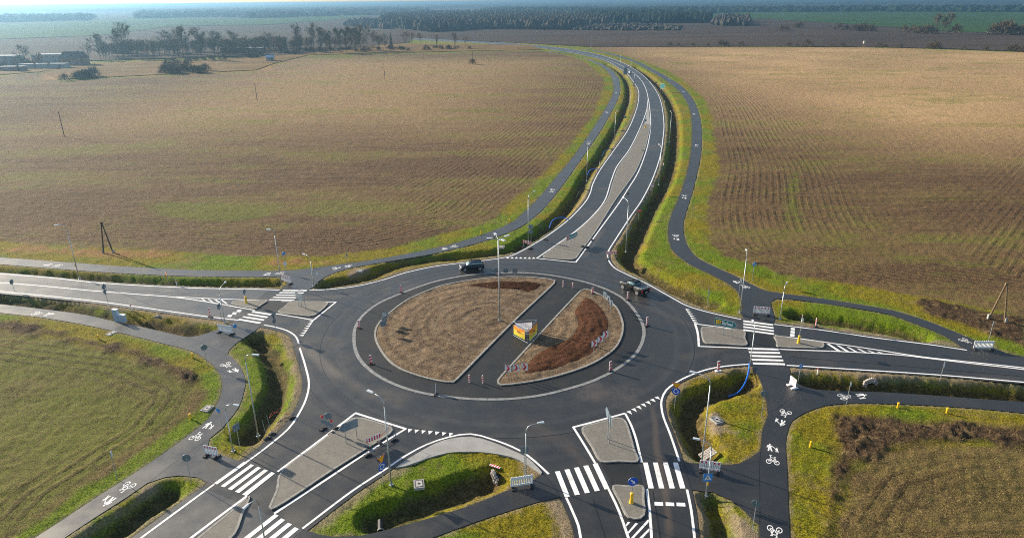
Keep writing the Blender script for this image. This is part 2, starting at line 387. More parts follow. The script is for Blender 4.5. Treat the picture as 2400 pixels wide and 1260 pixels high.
# ------------------------------------------------------------------ ground materials
def terrain_material():
    m, nt, b = nodes('natural_ground'); L = nt.links.new
    co = objco(nt)
    at1 = N(nt, 'ShaderNodeAttribute', attribute_name='cover'); at2 = N(nt, 'ShaderNodeAttribute', attribute_name='cover2')
    s1 = N(nt, 'ShaderNodeSeparateColor'); L(at1.outputs['Color'], s1.inputs[0])
    s2 = N(nt, 'ShaderNodeSeparateColor'); L(at2.outputs['Color'], s2.inputs[0])
    crop = N(nt, 'ShaderNodeAttribute', attribute_name='crop').outputs['Fac']
    grass, sand, brush = s1.outputs; rust, lush, fdist = s2.outputs
    fine = noise(nt, co, 4.5, 5, .75); mid = noise(nt, co, .9, 4, .65); big = noise(nt, co, .09, 4, .6)
    huge = noise(nt, objco(nt, (.012, .045, 1)), 1.0, 5, .65)
    strk = noise(nt, objco(nt, (.05, .55, 1)), 1.0, 4, .7)
    spk = noise(nt, co, 9.0, 2, .6)
    # stubble field
    dark = mixc(nt, ramp(nt, fine, .3, .72), (.020, .011, .006), (.240, .145, .066))
    fcol = mixc(nt, ramp(nt, spk, .60, .72), dark, (.68, .47, .26))
    fcol = mixc(nt, mth(nt, 'MULTIPLY', ramp(nt, mid, .5, .72), .55), fcol, (.070, .038, .022))
    # rows worked parallel to the field edge
    rwd = N(nt, 'ShaderNodeAttribute', attribute_name='row_distance').outputs['Fac']; rowm = N(nt, 'ShaderNodeAttribute', attribute_name='row_weight').outputs['Fac']
    rows = mth(nt, 'SINE', mth(nt, 'ADD', mth(nt, 'MULTIPLY', rwd, 2*math.pi/1.55), mth(nt, 'MULTIPLY', mid, 2.4)))
    rf = mth(nt, 'MULTIPLY', mth(nt, 'MULTIPLY', ramp(nt, rows, -.2, .9), rowm), mth(nt, 'MAXIMUM', mth(nt, 'MULTIPLY', crop, .85), mth(nt, 'MULTIPLY', ramp(nt, big, .30, .62), ramp(nt, mid, .25, .6))))
    fcol = mixc(nt, mth(nt, 'MULTIPLY', rf, .62), fcol, (.030, .018, .011))
    fur = noise(nt, objco(nt, (.035, 1.6, 1)), 1.0, 3, .6)
    inner = mth(nt, 'SUBTRACT', 1.0, rowm)
    fcol = mixc(nt, mth(nt, 'MULTIPLY', ramp(nt, strk, .45, .75), mth(nt, 'MULTIPLY', inner, .4)), fcol, (.25, .165, .088))
    fcol = mixc(nt, mth(nt, 'MULTIPLY', ramp(nt, fur, .50, .36), mth(nt, 'MULTIPLY', inner, .6)), fcol, (.030, .019, .011))
    fcol = mixc(nt, mth(nt, 'MULTIPLY', ramp(nt, strk, .46, .28), .45), fcol, (.035, .022, .013))
    fcol = mixc(nt, mth(nt, 'MULTIPLY', ramp(nt, huge, .40, .62), .30), fcol, (.26, .175, .075))
    st = N(nt, 'ShaderNodeAttribute', attribute_name='strawy').outputs['Fac']
    fcol = mixc(nt, mth(nt, 'MULTIPLY', mth(nt, 'MULTIPLY', st, ramp(nt, fine, .30, .55)), .85), fcol, (.64, .42, .21))
    # volunteer seedlings in long drifts
    gmask = mth(nt, 'MULTIPLY', ramp(nt, mth(nt, 'ADD', mth(nt, 'MULTIPLY', huge, .55), mth(nt, 'ADD', mth(nt, 'MULTIPLY', strk, .25), mth(nt, 'MULTIPLY', big, .25))), .505, .645), ramp(nt, fine, .36, .56))
    at3 = N(nt, 'ShaderNodeAttribute', attribute_name='seedling').outputs['Fac']
    gm2 = mth(nt, 'MULTIPLY', ramp(nt, mth(nt, 'ADD', at3, mth(nt, 'ADD', mth(nt, 'MULTIPLY', mth(nt, 'SUBTRACT', strk, .5), 1.8), mth(nt, 'MULTIPLY', mth(nt, 'SUBTRACT', mid, .5), .9))), .35, .95), ramp(nt, fine, .36, .56))
    gm3 = mth(nt, 'MULTIPLY', crop, mth(nt, 'MULTIPLY', ramp(nt, fine, .34, .54), ramp(nt, mth(nt, 'ADD', mth(nt, 'MULTIPLY', big, .7), mth(nt, 'MULTIPLY', mid, .3)), .66, .44, .5, 1.0)))
    gm3 = mth(nt, 'MULTIPLY', gm3, mth(nt, 'SUBTRACT', 1.0, mth(nt, 'MULTIPLY', rf, .6)))
    gmask = mth(nt, 'MAXIMUM', mth(nt, 'MAXIMUM', mth(nt, 'MULTIPLY', gmask, .8), gm2), gm3)
    fcol = mixc(nt, gmask, fcol, (.128, .150, .018))
    # grass
    ga = mixc(nt, ramp(nt, fine, .3, .7), (.055, .045, .004), (.335, .275, .014))
    gb = mixc(nt, ramp(nt, fine, .3, .7), (.030, .060, .003), (.215, .290, .009))
    gcol = mixc(nt, mth(nt, 'MINIMUM', 1.0, mth(nt, 'ADD', lush, mth(nt, 'MULTIPLY', ramp(nt, mid, .5, .7), .25))), ga, gb)
    gcol = mixc(nt, mth(nt, 'MULTIPLY', ramp(nt, mth(nt, 'ADD', mth(nt, 'MULTIPLY', big, .6), mth(nt, 'MULTIPLY', mid, .5)), .55, .74), .75), gcol, (.19, .135, .062))
    col = mixc(nt, grass, fcol, gcol)
    bcol = mixc(nt, ramp(nt, fine, .35, .7), (.020, .012, .008), (.150, .095, .050))
    bcol = mixc(nt, ramp(nt, mid, .5, .75), bcol, (.22, .15, .07))
    col = mixc(nt, brush, col, bcol)
    rcol = mixc(nt, ramp(nt, fine, .3, .7), (.16, .075, .025), (.40, .22, .09))
    col = mixc(nt, mth(nt, 'MULTIPLY', rust, ramp(nt, mid, .3, .55)), col, rcol)
    scol = mixc(nt, ramp(nt, fine, .3, .7), (.17, .125, .085), (.36, .28, .20))
    scol = mixc(nt, mth(nt, 'MULTIPLY', ramp(nt, spk, .55, .7), .5), scol, (.09, .075, .03))
    col = mixc(nt, sand, col, scol)
    L(col, b.inputs['Base Color'])
    b.inputs['Roughness'].default_value = .95; b.inputs['Specular IOR Level'].default_value = .12
    h = mth(nt, 'ADD', mth(nt, 'MULTIPLY', fine, .6), mth(nt, 'ADD', mth(nt, 'MULTIPLY', mid, .5), mth(nt, 'MULTIPLY', spk, .25)))
    bump(nt, b, mth(nt, 'SUBTRACT', h, mth(nt, 'MULTIPLY', rf, .5)), 1.0, .30)
    return m
TERRAIN = terrain_material()

SEED = [  # drifts of seedlings seen in the stubble
 ([(330,480),(420,470),(560,475),(680,478),(660,500),(560,520),(440,518),(370,505)], 1.0),
 ([(780,523),(850,512),(960,500),(1080,460),(1060,482),(930,512),(820,528)], .9),
 ([(375,420),(480,415),(640,422),(600,432),(430,430)], .7), ([(380,285),(520,280),(700,283),(560,296),(420,296)], .55),
 ([(1838,530),(1845,440),(1860,400),(1872,400),(1868,460),(1885,545),(1868,548),(1856,500),(1850,540)], 1.1),
 ([(1870,470),(1930,478),(2030,486),(2010,490),(1930,485)], 1.0), ([(2050,593),(2150,602),(2330,620),(2310,628),(2140,612)], .9),
 ([(2180,460),(2290,458),(2400,466),(2400,474),(2240,470)], .7), ([(720,132),(830,128),(830,136),(730,138)], 1.1),
 ([(660,160),(740,142),(730,146),(680,162)], .8), ([(112,866),(150,846),(205,819),(206,823),(160,850),(122,870)], 1.4),
 ([(1020,255),(1200,252),(1180,266),(1030,264)], .7), ([(1560,144),(1640,147),(1620,152),(1580,152)], .8), ([(870,265),(960,262),(950,270),(880,270)], .6),
 ([(1800,173),(1850,174),(1800,177)], 1.0), ([(1920,160),(2150,170),(2000,176),(1900,168)], .5),
 ([(500,1015),(0,1120),(0,960),(200,900),(380,880),(440,930)], .42), ([(2050,1120),(2250,1070),(2400,1080),(2400,1180),(2200,1200)], .42),
]
NA, NR = 920, 800
az = np.linspace(R(90+57), R(90-57), NA)
rr = 30.0*np.exp(np.linspace(0, math.log(1500/30.0), NR))
AA, RR = np.meshgrid(az, rr)
X = (RR*np.cos(AA)).astype(np.float32).ravel(); Y = (RR*np.sin(AA)).astype(np.float32).ravel()
Zt, grass, sandw, brushw, rustw, lush, fld, fd, hard, cut = ground_eval(X, Y)
seed = np.zeros(X.shape, np.float32)
for P, s in SEED: seed = np.maximum(seed, s*smooth(-4.5, 4.0, sdf(X, Y, GP(P), 8.0)))
strawy = smooth(-70, 50, sdf(X, Y, GP([(1480,112),(2600,112),(2600,330),(2250,330),(1950,290),(1800,240),(1700,190)]), 90.0)).astype(np.float32)*(.8+.4*vnoise(X, Y, 40.0))
strawy = np.maximum(strawy, .45*smooth(-60, 60, sdf(X, Y, GP([(200,300),(1100,300),(1300,140),(700,140)]), 90.0))).astype(np.float32)
rowd = np.where(fld > 0, fld, 0).astype(np.float32)
roww = (smooth(1.0, 3.5, fld)*smooth(44, 20, fld)*smooth(520, 330, np.hypot(X, Y))).astype(np.float32)
for fk, inner in (('nearleft', [(-900,1010),(-100,862),(190,900),(290,945),(250,990),(0,1140),(-300,1420)]), ('nearright', [(2900,1150),(2330,1140),(2200,1180),(2120,1320),(2900,1420)])):
    s_ = sdf(X, Y, GP(inner), 60.0); m_ = fd[fk] > 0
    rowd = np.where(m_, -s_, rowd).astype(np.float32); roww = np.where(m_, smooth(.8, 2.5, fd[fk])*smooth(-.5, 4, -s_), roww).astype(np.float32)
cropw = np.maximum(smooth(-1, 2, fd['nearleft'])*.95, smooth(-1, 2, fd['nearright'])*.34).astype(np.float32)
V3 = np.stack([X, Y, Zt], 1)
ii = np.arange((NR-1)*NA).reshape(NR-1, NA)[:, :-1].ravel()
quads = np.stack([ii, ii+1, ii+NA+1, ii+NA], 1)[:, ::-1]
qc = quads[:, 0]
qin = hard[quads].min(1) > .6                     # wholly beneath paving: not needed
lab = np.full(len(quads), 0)
for k, n_ in enumerate(('left', 'right', 'nearleft', 'nearright')): lab[fd[n_][qc] > 0] = k+1
cov1 = np.stack([grass, sandw, brushw, np.ones_like(grass)], 1); cov2 = np.stack([rustw, lush, np.clip(fld, 0, 60)/60, np.ones_like(grass)], 1)
def sub_terrain(name, sel):
    q = quads[sel]; u, inv = np.unique(q, return_inverse=True); q = inv.reshape(q.shape)
    me = bpy.data.meshes.new(name); me.vertices.add(len(u)); me.vertices.foreach_set('co', V3[u].ravel())
    me.loops.add(q.size); me.loops.foreach_set('vertex_index', q.ravel().astype(np.int32))
    me.polygons.add(len(q)); me.polygons.foreach_set('loop_start', np.arange(0, q.size, 4, dtype=np.int32))
    me.polygons.foreach_set('loop_total', np.full(len(q), 4, np.int32))
    me.polygons.foreach_set('use_smooth', np.ones(len(q), bool)); me.update()
    for an, arr in (('cover', cov1), ('cover2', cov2)):
        a = me.color_attributes.new(an, 'FLOAT_COLOR', 'POINT'); a.data.foreach_set('color', arr[u].astype(np.float32).ravel())
    a = me.attributes.new('seedling', 'FLOAT', 'POINT'); a.data.foreach_set('value', seed[u])
    for an, arr in (('row_distance', rowd), ('row_weight', roww)): a = me.attributes.new(an, 'FLOAT', 'POINT'); a.data.foreach_set('value', arr[u])
    a = me.attributes.new('crop', 'FLOAT', 'POINT'); a.data.foreach_set('value', cropw[u])
    a = me.attributes.new('strawy', 'FLOAT', 'POINT'); a.data.foreach_set('value', strawy[u])
    return tag(link(name, me, TERRAIN), kind='structure')
sub_terrain('grass_verge', (lab == 0) & ~qin)
sub_terrain('stubble_field', lab == 1); sub_terrain('stubble_field', lab == 2)
sub_terrain('young_crop_field', lab == 3); sub_terrain('young_crop_field', lab == 4)
_gz = Zt.reshape(NR, NA)
def gz(x, y):
    """height of the built ground under a point"""
    r = math.hypot(x, y); a = math.atan2(y, x)
    i = math.log(r/30.0)/math.log(50.0)*(NR-1); j = (R(147)-a)/R(114)*(NA-1)
    i = min(max(i, 0), NR-2); j = min(max(j, 0), NA-2); i0, j0 = int(i), int(j); u, v = i-i0, j-j0
    return float((_gz[i0, j0]*(1-v)+_gz[i0, j0+1]*v)*(1-u)+(_gz[i0+1, j0]*(1-v)+_gz[i0+1, j0+1]*v)*u)

# the land beyond, out to the horizon
FARM = {}
def far_mat(name, c1, c2, sx=.004, sy=.02):
    m, nt, b = nodes(name)
    a = noise(nt, objco(nt, (sx, sy, 1)), 1, 5, .65); c = noise(nt, objco(nt), .25, 4, .7)
    col = mixc(nt, ramp(nt, a, .3, .7), c1, c2)
    col = mixc(nt, mth(nt, 'MULTIPLY', ramp(nt, c, .4, .7), .35), col, tuple(x*.55 for x in c1))
    nt.links.new(col, b.inputs['Base Color']); b.inputs['Roughness'].default_value = 1; b.inputs['Specular IOR Level'].default_value = .05
    return m
PLOUGH = far_mat('far_ploughland', (.050, .037, .031), (.082, .060, .047))  # ploughland and meadow darkened to stand in for cloud shade
MEADOW = far_mat('far_meadow', (.022, .062, .018), (.050, .100, .026))
SCRUB = far_mat('far_scrub', (.12, .08, .035), (.24, .15, .06), .02, .08)
mb = MB()
rings = [1490, 1800, 2300, 3000, 4200, 6000, 9000, 14000, 22000]
for k, r_ in enumerate(rings):
    for j in range(61):
        a = R(150 - 2*j); mb.v.append((r_*math.cos(a), r_*math.sin(a), -.25 - .0*k))
for k in range(len(rings)-1):
    for j in range(60): mb.f.append((k*61+j, (k+1)*61+j, (k+1)*61+j+1, k*61+j+1))
struct('ground', mb, PLOUGH)
def far_field(pts, m, z, name='meadow'):
    P = GP(pts); b_ = MB(); b_.poly(P, z); return struct(name, b_, m)
far_field([(700,30),(1000,33),(1700,28),(2800,30),(2800,124),(2400,122),(2200,115),(2050,111),(1800,109.5),(1390,111),(1250,103),(1100,96),(960,88),(700,70)], PLOUGH, .35, 'ploughed_field')
far_field([(1650,27),(2400,29),(2900,29),(2900,90),(2400,80),(2237,76),(2070,63),(1950,55),(1800,45.5),(1720,45),(1600,36)], MEADOW, .7)
far_field([(-500,60),(0,57),(220,50),(330,44),(620,43),(812,37.5),(870,37),(780,48),(620,59),(400,62),(330,72),(230,84),(0,93),(-500,98)], MEADOW, .7)
far_field([(-500,98),(0,93.5),(230,84.5),(330,72.5),(400,62.5),(620,59.5),(780,48.5),(870,37.5),(960,60),(960,100),(660,130),(0,150),(-500,150)], PLOUGH, .45, 'ploughed_field')
far_field([(-500,150),(0,150),(250,148),(500,140),(640,128),(700,108),(960,103),(1080,104),(1240,106),(1272,117),(1100,120),(950,124),(825,127),(720,130),(640,150),(600,165),(350,177),(225,183),(140,187),(100,169),(0,176),(-500,190)], SCRUB, .3, 'rough_grassland')
# ------------------------------------------------------------------ asphalt and paint
RCX, RCY = GP([(826,800),(1010,661),(1217,637.5),(1470,704),(1513,772),(1395,893),(1150,938),(915,899)]).mean(0)
STREAKS = [((1528,955),(1572,1262),.55,.45,(.15,.105,.07)), ((702,806),(790,880),1.4,.6,(.20,.165,.125)), ((760,850),(880,935),1.0,.25,(.16,.13,.10)), ((1368,602),(1412,540),.9,.35,(.16,.13,.10)), ((1225,985),(1330,1040),1.6,.3,(.12,.085,.06)),
 ((640,698),(830,693),1.0,.35,(.16,.13,.10)), ((1600,838),(1745,803),1.3,.25,(.12,.09,.065)), ((1330,1040),(1405,1130),.9,.3,(.12,.085,.06)), ((1480,700),(1640,770),1.2,.2,(.14,.11,.08)), ((2000,812),(2400,872),.5,.25,(.10,.08,.06))]
def asphalt(name, c0, c1, rough=.62, spec=.45, dust=.0, tracks=False):
    m, nt, b = nodes(name); co = objco(nt)
    f = noise(nt, co, 14.0, 3, .8); g = noise(nt, co, .35, 5, .6); s = noise(nt, co, 38.0, 1, .5); w = noise(nt, objco(nt, (.08, .08, 1)), 1, 3, .5)
    col = mixc(nt, ramp(nt, f, .25, .75), c0, c1)
    col = mixc(nt, mth(nt, 'MULTIPLY', ramp(nt, g, .5, .75), .35), col, tuple(x*1.5 for x in c1))
    col = mixc(nt, mth(nt, 'MULTIPLY', ramp(nt, g, .45, .25), .4), col, tuple(x*.6 for x in c0))
    col = mixc(nt, mth(nt, 'MULTIPLY', ramp(nt, s, .66, .74), .5), col, tuple(x*2.6 for x in c1))
    if dust: col = mixc(nt, mth(nt, 'MULTIPLY', mth(nt, 'MULTIPLY', ramp(nt, w, .52, .70), ramp(nt, g, .3, .6)), dust), col, (.17, .135, .10))
    if tracks:   # wheel paths round the island
        sp = N(nt, 'ShaderNodeSeparateXYZ'); nt.links.new(co, sp.inputs[0])
        dx = mth(nt, 'SUBTRACT', sp.outputs[0], float(RCX)); dy = mth(nt, 'SUBTRACT', sp.outputs[1], float(RCY))
        rr_ = mth(nt, 'SQRT', mth(nt, 'ADD', mth(nt, 'MULTIPLY', dx, dx), mth(nt, 'MULTIPLY', dy, dy)))
        tk = mth(nt, 'SINE', mth(nt, 'ADD', mth(nt, 'MULTIPLY', rr_, 2*math.pi/2.1), mth(nt, 'MULTIPLY', w, 2.5)))
        tm = mth(nt, 'MULTIPLY', ramp(nt, rr_, 21.0, 22.5), ramp(nt, rr_, 31.0, 28.5))
        # soil carried onto the carriageway along a few wheel lines
        for (a_, b_, wd, st, dc) in STREAKS:
            A, B = G(*a_), G(*b_); u = B-A; Ls = float(np.hypot(*u)); u = u/Ls
            ax = mth(nt, 'SUBTRACT', sp.outputs[0], float(A[0])); ay = mth(nt, 'SUBTRACT', sp.outputs[1], float(A[1]))
            tt = mth(nt, 'ADD', mth(nt, 'MULTIPLY', ax, float(u[0])), mth(nt, 'MULTIPLY', ay, float(u[1])))
            dd = mth(nt, 'ABSOLUTE', mth(nt, 'ADD', mth(nt, 'SUBTRACT', mth(nt, 'MULTIPLY', ax, float(u[1])), mth(nt, 'MULTIPLY', ay, float(u[0]))), mth(nt, 'MULTIPLY', mth(nt, 'SUBTRACT', w, .5), 1.5)))
            k_ = mth(nt, 'MULTIPLY', ramp(nt, dd, wd, wd*.1), mth(nt, 'MULTIPLY', ramp(nt, tt, -2.0, 2.0), ramp(nt, tt, Ls+2.0, Ls-2.0)))
            col = mixc(nt, mth(nt, 'MULTIPLY', mth(nt, 'MULTIPLY', k_, ramp(nt, f, .2, .6)), st), col, dc)
        col = mixc(nt, mth(nt, 'MULTIPLY', mth(nt, 'MULTIPLY', ramp(nt, tk, -.2, .9), tm), mth(nt, 'MULTIPLY', g, .55)), col, tuple(x*1.7 for x in c1))
    nt.links.new(col, b.inputs['Base Color'])
    nt.links.new(ramp(nt, g, .3, .7, rough-.07, rough+.08), b.inputs['Roughness'])
    b.inputs['Specular IOR Level'].default_value = spec
    bump(nt, b, mth(nt, 'ADD', f, mth(nt, 'MULTIPLY', s, .5)), .16, .010)
    return m
ASPHALT = asphalt('asphalt', (.016, .0155, .015), (.034, .0335, .033), .46, .55, .30, True)
APRON = asphalt('fresh_asphalt', (.009, .0095, .010), (.021, .022, .023), .6, .35, .05)
PATHM = asphalt('path_asphalt', (.013, .0128, .013), (.028, .028, .029), .46, .55, .10)
def paint_mat():
    m, nt, b = nodes('road_paint'); co = objco(nt)
    f = noise(nt, co, 9.0, 5, .8); g = noise(nt, co, .6, 4, .6); k = noise(nt, co, 3.0, 4, .7)
    col = mixc(nt, ramp(nt, f, .3, .7), (.76, .76, .75), (.88, .88, .88))
    col = mixc(nt, mth(nt, 'MULTIPLY', ramp(nt, g, .48, .72), .5), col, (.44, .41, .37))
    col = mixc(nt, mth(nt, 'MULTIPLY', ramp(nt, k, .58, .72), .6), col, (.25, .235, .22))
    nt.links.new(col, b.inputs['Base Color']); b.inputs['Roughness'].default_value = .6
    return m
PAINT = paint_mat()
def pavers():
    m, nt, b = nodes('block_paving'); co = objco(nt)
    br = N(nt, 'ShaderNodeTexBrick'); nt.links.new(co, br.inputs['Vector'])
    br.inputs['Scale'].default_value = 4.2; br.inputs['Mortar Size'].default_value = .035; br.inputs['Brick Width'].default_value = .85
    br.inputs['Row Height'].default_value = .42
    br.inputs['Color1'].default_value = (.15, .14, .12, 1); br.inputs['Color2'].default_value = (.215, .20, .172, 1); br.inputs['Mortar'].default_value = (.09, .085, .075, 1)
    g = noise(nt, co, .8, 4, .6); f = noise(nt, co, 20, 3)
    col = mixc(nt, mth(nt, 'MULTIPLY', ramp(nt, g, .45, .7), .35), br.outputs['Color'], (.26, .235, .19))
    col = mixc(nt, mth(nt, 'MULTIPLY', ramp(nt, f, .4, .7), .3), col, (.14, .13, .115))
    nt.links.new(col, b.inputs['Base Color']); b.inputs['Roughness'].default_value = .85
    bump(nt, b, br.outputs['Fac'], -.6, .01)
    return m
PAVER = pavers()
CONC = plain('concrete', (.30, .295, .28), .8, 0, .10, .8)
KERBM = plain('kerb_concrete', (.27, .26, .235), .8, 0, .2, 2.0)
RINGM = plain('ring_concrete', (.22, .225, .225), .75, 0, .22, 1.6)

mb = MB(); mb.poly(ROAD, 0.0)
road = struct('road', mb, ASPHALT)
# the western arms keep their older surfacing, lightened further to stand for sheen
WORN_SHEEN = asphalt('worn_sheen_asphalt', (.040, .040, .040), (.085, .085, .084), .44, .55, .12)
def near(P, px): return int(np.argmin(np.hypot(*(P-G(*px)).T)))
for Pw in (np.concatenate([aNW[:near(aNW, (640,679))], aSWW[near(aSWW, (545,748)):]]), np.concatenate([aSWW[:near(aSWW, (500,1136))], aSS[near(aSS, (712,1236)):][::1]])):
    mb = MB(); mb.poly(Pw, .004); tag(mb.build('worn_sheen_surface', WORN_SHEEN), kind='structure')
PATH_OBJ = {}; PATHW = asphalt('path_asphalt_sheen', (.026, .027, .028), (.055, .056, .058), .44, .55, .10)  # western paths paler: low-sun sheen put into their colour
for i, (k, P) in enumerate(PG.items()):
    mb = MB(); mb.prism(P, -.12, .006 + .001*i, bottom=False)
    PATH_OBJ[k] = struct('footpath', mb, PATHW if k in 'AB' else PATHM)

# --- the two-piece central island, its dark apron and the concrete ring
RING_O = [(826,800),(829,768),(848,738),(885,710),(937,687),(1010,661),(1060,649.5),(1110,642),(1165,638.5),(1217,637.5),(1270,641),(1325,649.5),(1380,662),(1430,680),(1470,704),(1501,742),(1513,772),(1508,805),(1488,836),(1445,868),(1395,893),(1340,911),(1270,928),(1200,936.5),(1150,938),(1090,936),(1012,927),(960,915.5),(915,899),(875,877),(845,850),(831,826)]
ring = catmull(GP(RING_O), .5, True); ringc = ring.mean(0)
ring_in = offs(ccw(ring), .45, True); ring = ccw(ring)
mb = MB(); mb.poly(ring_in, .012); tag(mb.build('apron', APRON), kind='structure')
ring_obj = tag(bpy.data.objects.new('concrete_ring', None), kind='structure'); C.objects.link(ring_obj)
# ring laid as single kerb blocks about a metre long
Lc = np.concatenate([[0], np.cumsum(np.hypot(*(np.roll(ring, -1, 0)-ring).T))]); nblk = int(Lc[-1]/1.02)
def at_len(P, s):
    k = np.searchsorted(Lc, s % Lc[-1], 'right')-1; k = min(k, len(P)-1); t = (s % Lc[-1]-Lc[k])/max(Lc[k+1]-Lc[k], 1e-6)
    return P[k]*(1-t)+P[(k+1) % len(P)]*t
for i in range(nblk):
    s0 = i*Lc[-1]/nblk+.012; s1 = (i+1)*Lc[-1]/nblk-.012
    q = [at_len(ring, s0), at_len(ring, s1), at_len(ring_in, s1), at_len(ring_in, s0)]
    mb = MB(); mb.prism(q, -.05, .03+.006*rng.random(), False); mb.build('ring_block', RINGM, ring_obj)

SOIL = None
def soil_mat():
    m, nt, b = nodes('bare_soil'); co = objco(nt)
    f = noise(nt, co, 5.0, 5, .75); g = noise(nt, co, .45, 4, .6); k = noise(nt, co, 1.3, 4, .7)
    c = ringc; wv = N(nt, 'ShaderNodeTexWave', wave_type='RINGS', rings_direction='SPHERICAL')
    mp = N(nt, 'ShaderNodeMapping'); mp.inputs['Location'].default_value = (-c[0]+1.5, -c[1], 0)
    nt.links.new(co, mp.inputs['Vector']); nt.links.new(mp.outputs[0], wv.inputs['Vector'])
    wv.inputs['Scale'].default_value = .16; wv.inputs['Distortion'].default_value = 3; wv.inputs['Detail'].default_value = 4; wv.inputs['Detail Scale'].default_value = 1.2
    col = mixc(nt, ramp(nt, f, .3, .7), (.065, .044, .026), (.31, .220, .135))
    col = mixc(nt, mth(nt, 'MULTIPLY', ramp(nt, wv.outputs['Fac'], .3, .8), .48), col, (.10, .065, .042))
    col = mixc(nt, mth(nt, 'MULTIPLY', ramp(nt, g, .5, .7), .4), col, (.28, .215, .145))
    col = mixc(nt, mth(nt, 'MULTIPLY', ramp(nt, k, .52, .72), .65), col, (.060, .040, .027))
    nt.links.new(col, b.inputs['Base Color']); b.inputs['Roughness'].default_value = .95; b.inputs['Specular IOR Level'].default_value = .1
    bump(nt, b, mth(nt, 'ADD', f, mth(nt, 'ADD', k, mth(nt, 'MULTIPLY', wv.outputs['Fac'], .15))), 1.0, .14)
    return m
SOIL = soil_mat()
BARK = plain('bark_mulch', (.085, .035, .016), .9, 0, .75, 7.0, .1)
ISL_L = [(877,782),(885,760),(910,735),(957,701),(1025,672.5),(1060,664),(1110,655),(1177,649),(1227,649),(1260,651),(1290,654.5),(1302,658),(1300,665),(1205,755),(1072,890),(1063,897),(1045,897),(1000,888),(950,872),(920,855),(900,835),(882,805)]
ISL_R = [(1372,677.5),(1385,680),(1392,684),(1420,697.5),(1447,722),(1458,745),(1462,765),(1458,790),(1440,820),(1390,853),(1325,877),(1260,893),(1200,902),(1175,904),(1166,900),(1165,892),(1200,852),(1360,681)]
def fill_rect_mesh(P, step, zf):
    """grid of points inside a polygon, edges kept, heights from zf"""
    bm = bmesh.new(); vs_ = [bm.verts.new((p[0], p[1], zf(p[0], p[1], 0))) for p in P]
    es = [bm.edges.new((vs_[i], vs_[(i+1) % len(vs_)])) for i in range(len(vs_))]
    bmesh.ops.triangle_fill(bm, use_beauty=True, edges=es)
    return bm
def heap_mesh(name, P, step, zf, m, parent=None, kind=None):
    """relief sheet cut to an outline: regular grid clipped by the outline's distance"""
    lo, hi = P.min(0), P.max(0)
    xs = np.arange(lo[0], hi[0]+step, step); ys = np.arange(lo[1], hi[1]+step, step)
    XX, YY = np.meshgrid(xs, ys); sh = XX.shape
    d = sdf(XX.ravel().astype(np.float32), YY.ravel().astype(np.float32), P, 20.0).reshape(sh)
    # snap points just outside onto the outline so that the edge stays clean
    gx, gy = np.gradient(d, step, axis=1), np.gradient(d, step, axis=0)
    out = (d < 0) & (d > -step*1.3)
    XX = np.where(out, XX-gx*d, XX); YY = np.where(out, YY-gy*d, YY)
    ZZ = zf(XX, YY, np.maximum(d, 0)); use = d > -step*1.3
    idx = np.full(sh, -1); idx[use] = np.arange(use.sum())
    V = np.stack([XX[use], YY[use], ZZ[use]], 1)
    a = idx[:-1, :-1]; b_ = idx[:-1, 1:]; c = idx[1:, 1:]; e = idx[1:, :-1]
    ok = (a >= 0) & (b_ >= 0) & (c >= 0) & (e >= 0)
    F = np.stack([a[ok], b_[ok], c[ok], e[ok]], 1)
    me = bpy.data.meshes.new(name); me.from_pydata(V.tolist(), [], F.tolist()); me.shade_smooth()
    return link(name, me, m, parent)
def island(name, P, m, kerb=.22, h=.13, relief=None):
    P = ccw(P); root = tag(bpy.data.objects.new(name, None), kind='structure'); C.objects.link(root)
    I = offs(P, kerb, True)
    # kerb of separate stones
    seg = np.hypot(*(np.roll(P, -1, 0)-P).T); L = np.concatenate([[0], np.cumsum(seg)]); n = max(6, int(L[-1]/1.0))
    def al(Q, s):
        s = s % L[-1]; k = min(np.searchsorted(L, s, 'right')-1, len(Q)-1); t = (s-L[k])/max(L[k+1]-L[k], 1e-6)
        return Q[k]*(1-t)+Q[(k+1) % len(Q)]*t
    if n > 290: n = 290
    for i in range(n):
        s0, s1 = i*L[-1]/n+.008, (i+1)*L[-1]/n-.008
        inner = [s for s in L[:-1] if s0+.05 < s < s1-.05]
        ss = [s0]+inner+[s1]
        q = [al(P, s) for s in ss]+[al(I, s) for s in reversed(ss)]
        mb = MB(); mb.prism(q, -.05, h+.008*rng.random(), False); mb.build('kerb_stone', KERBM, root)
    if relief is None:
        mb = MB(); mb.poly(offs(P, kerb-.02, True), h-.006); mb.build('block_paving', m, root)
    return root, I
def soil_z(XX, YY, d):
    a = np.asarray(XX, np.float32); b_ = np.asarray(YY, np.float32)
    rad = np.hypot(a-ringc[0], b_-ringc[1])
    return .10 + .22*smooth(0, 5, d) + (.10*vnoise(a, b_, .6)+.16*vnoise(a+9, b_+3, 1.6)+.014*np.sin(rad*2*math.pi/1.15+2*vnoise(a, b_, 5.0)))*smooth(0, .5, d)
CISP = []
def soil_top(x, y):
    x = np.asarray(x, np.float32); y = np.asarray(y, np.float32); sh = x.shape
    d = np.maximum(sdf(x.ravel(), y.ravel(), CISP[0], 20.0), sdf(x.ravel(), y.ravel(), CISP[1], 20.0)).reshape(sh)
    return soil_z(x, y, np.maximum(d, 0))
for nm, px in (('central_island', ISL_L), ('central_island', ISL_R)):
    P = ccw(catmull(GP(px), 1.0, True))
    root, I = island(nm, P, SOIL, .26, .14, True); CISP.append(offs(P, .25, True))
    heap_mesh('soil', CISP[-1], .22, soil_z, SOIL, root)
BED_L = [(1096,673),(1115,667),(1135,664),(1177,661.5),(1218,663),(1255,665),(1268,668),(1257,678),(1240,686),(1215,681),(1160,681),(1127,676)]
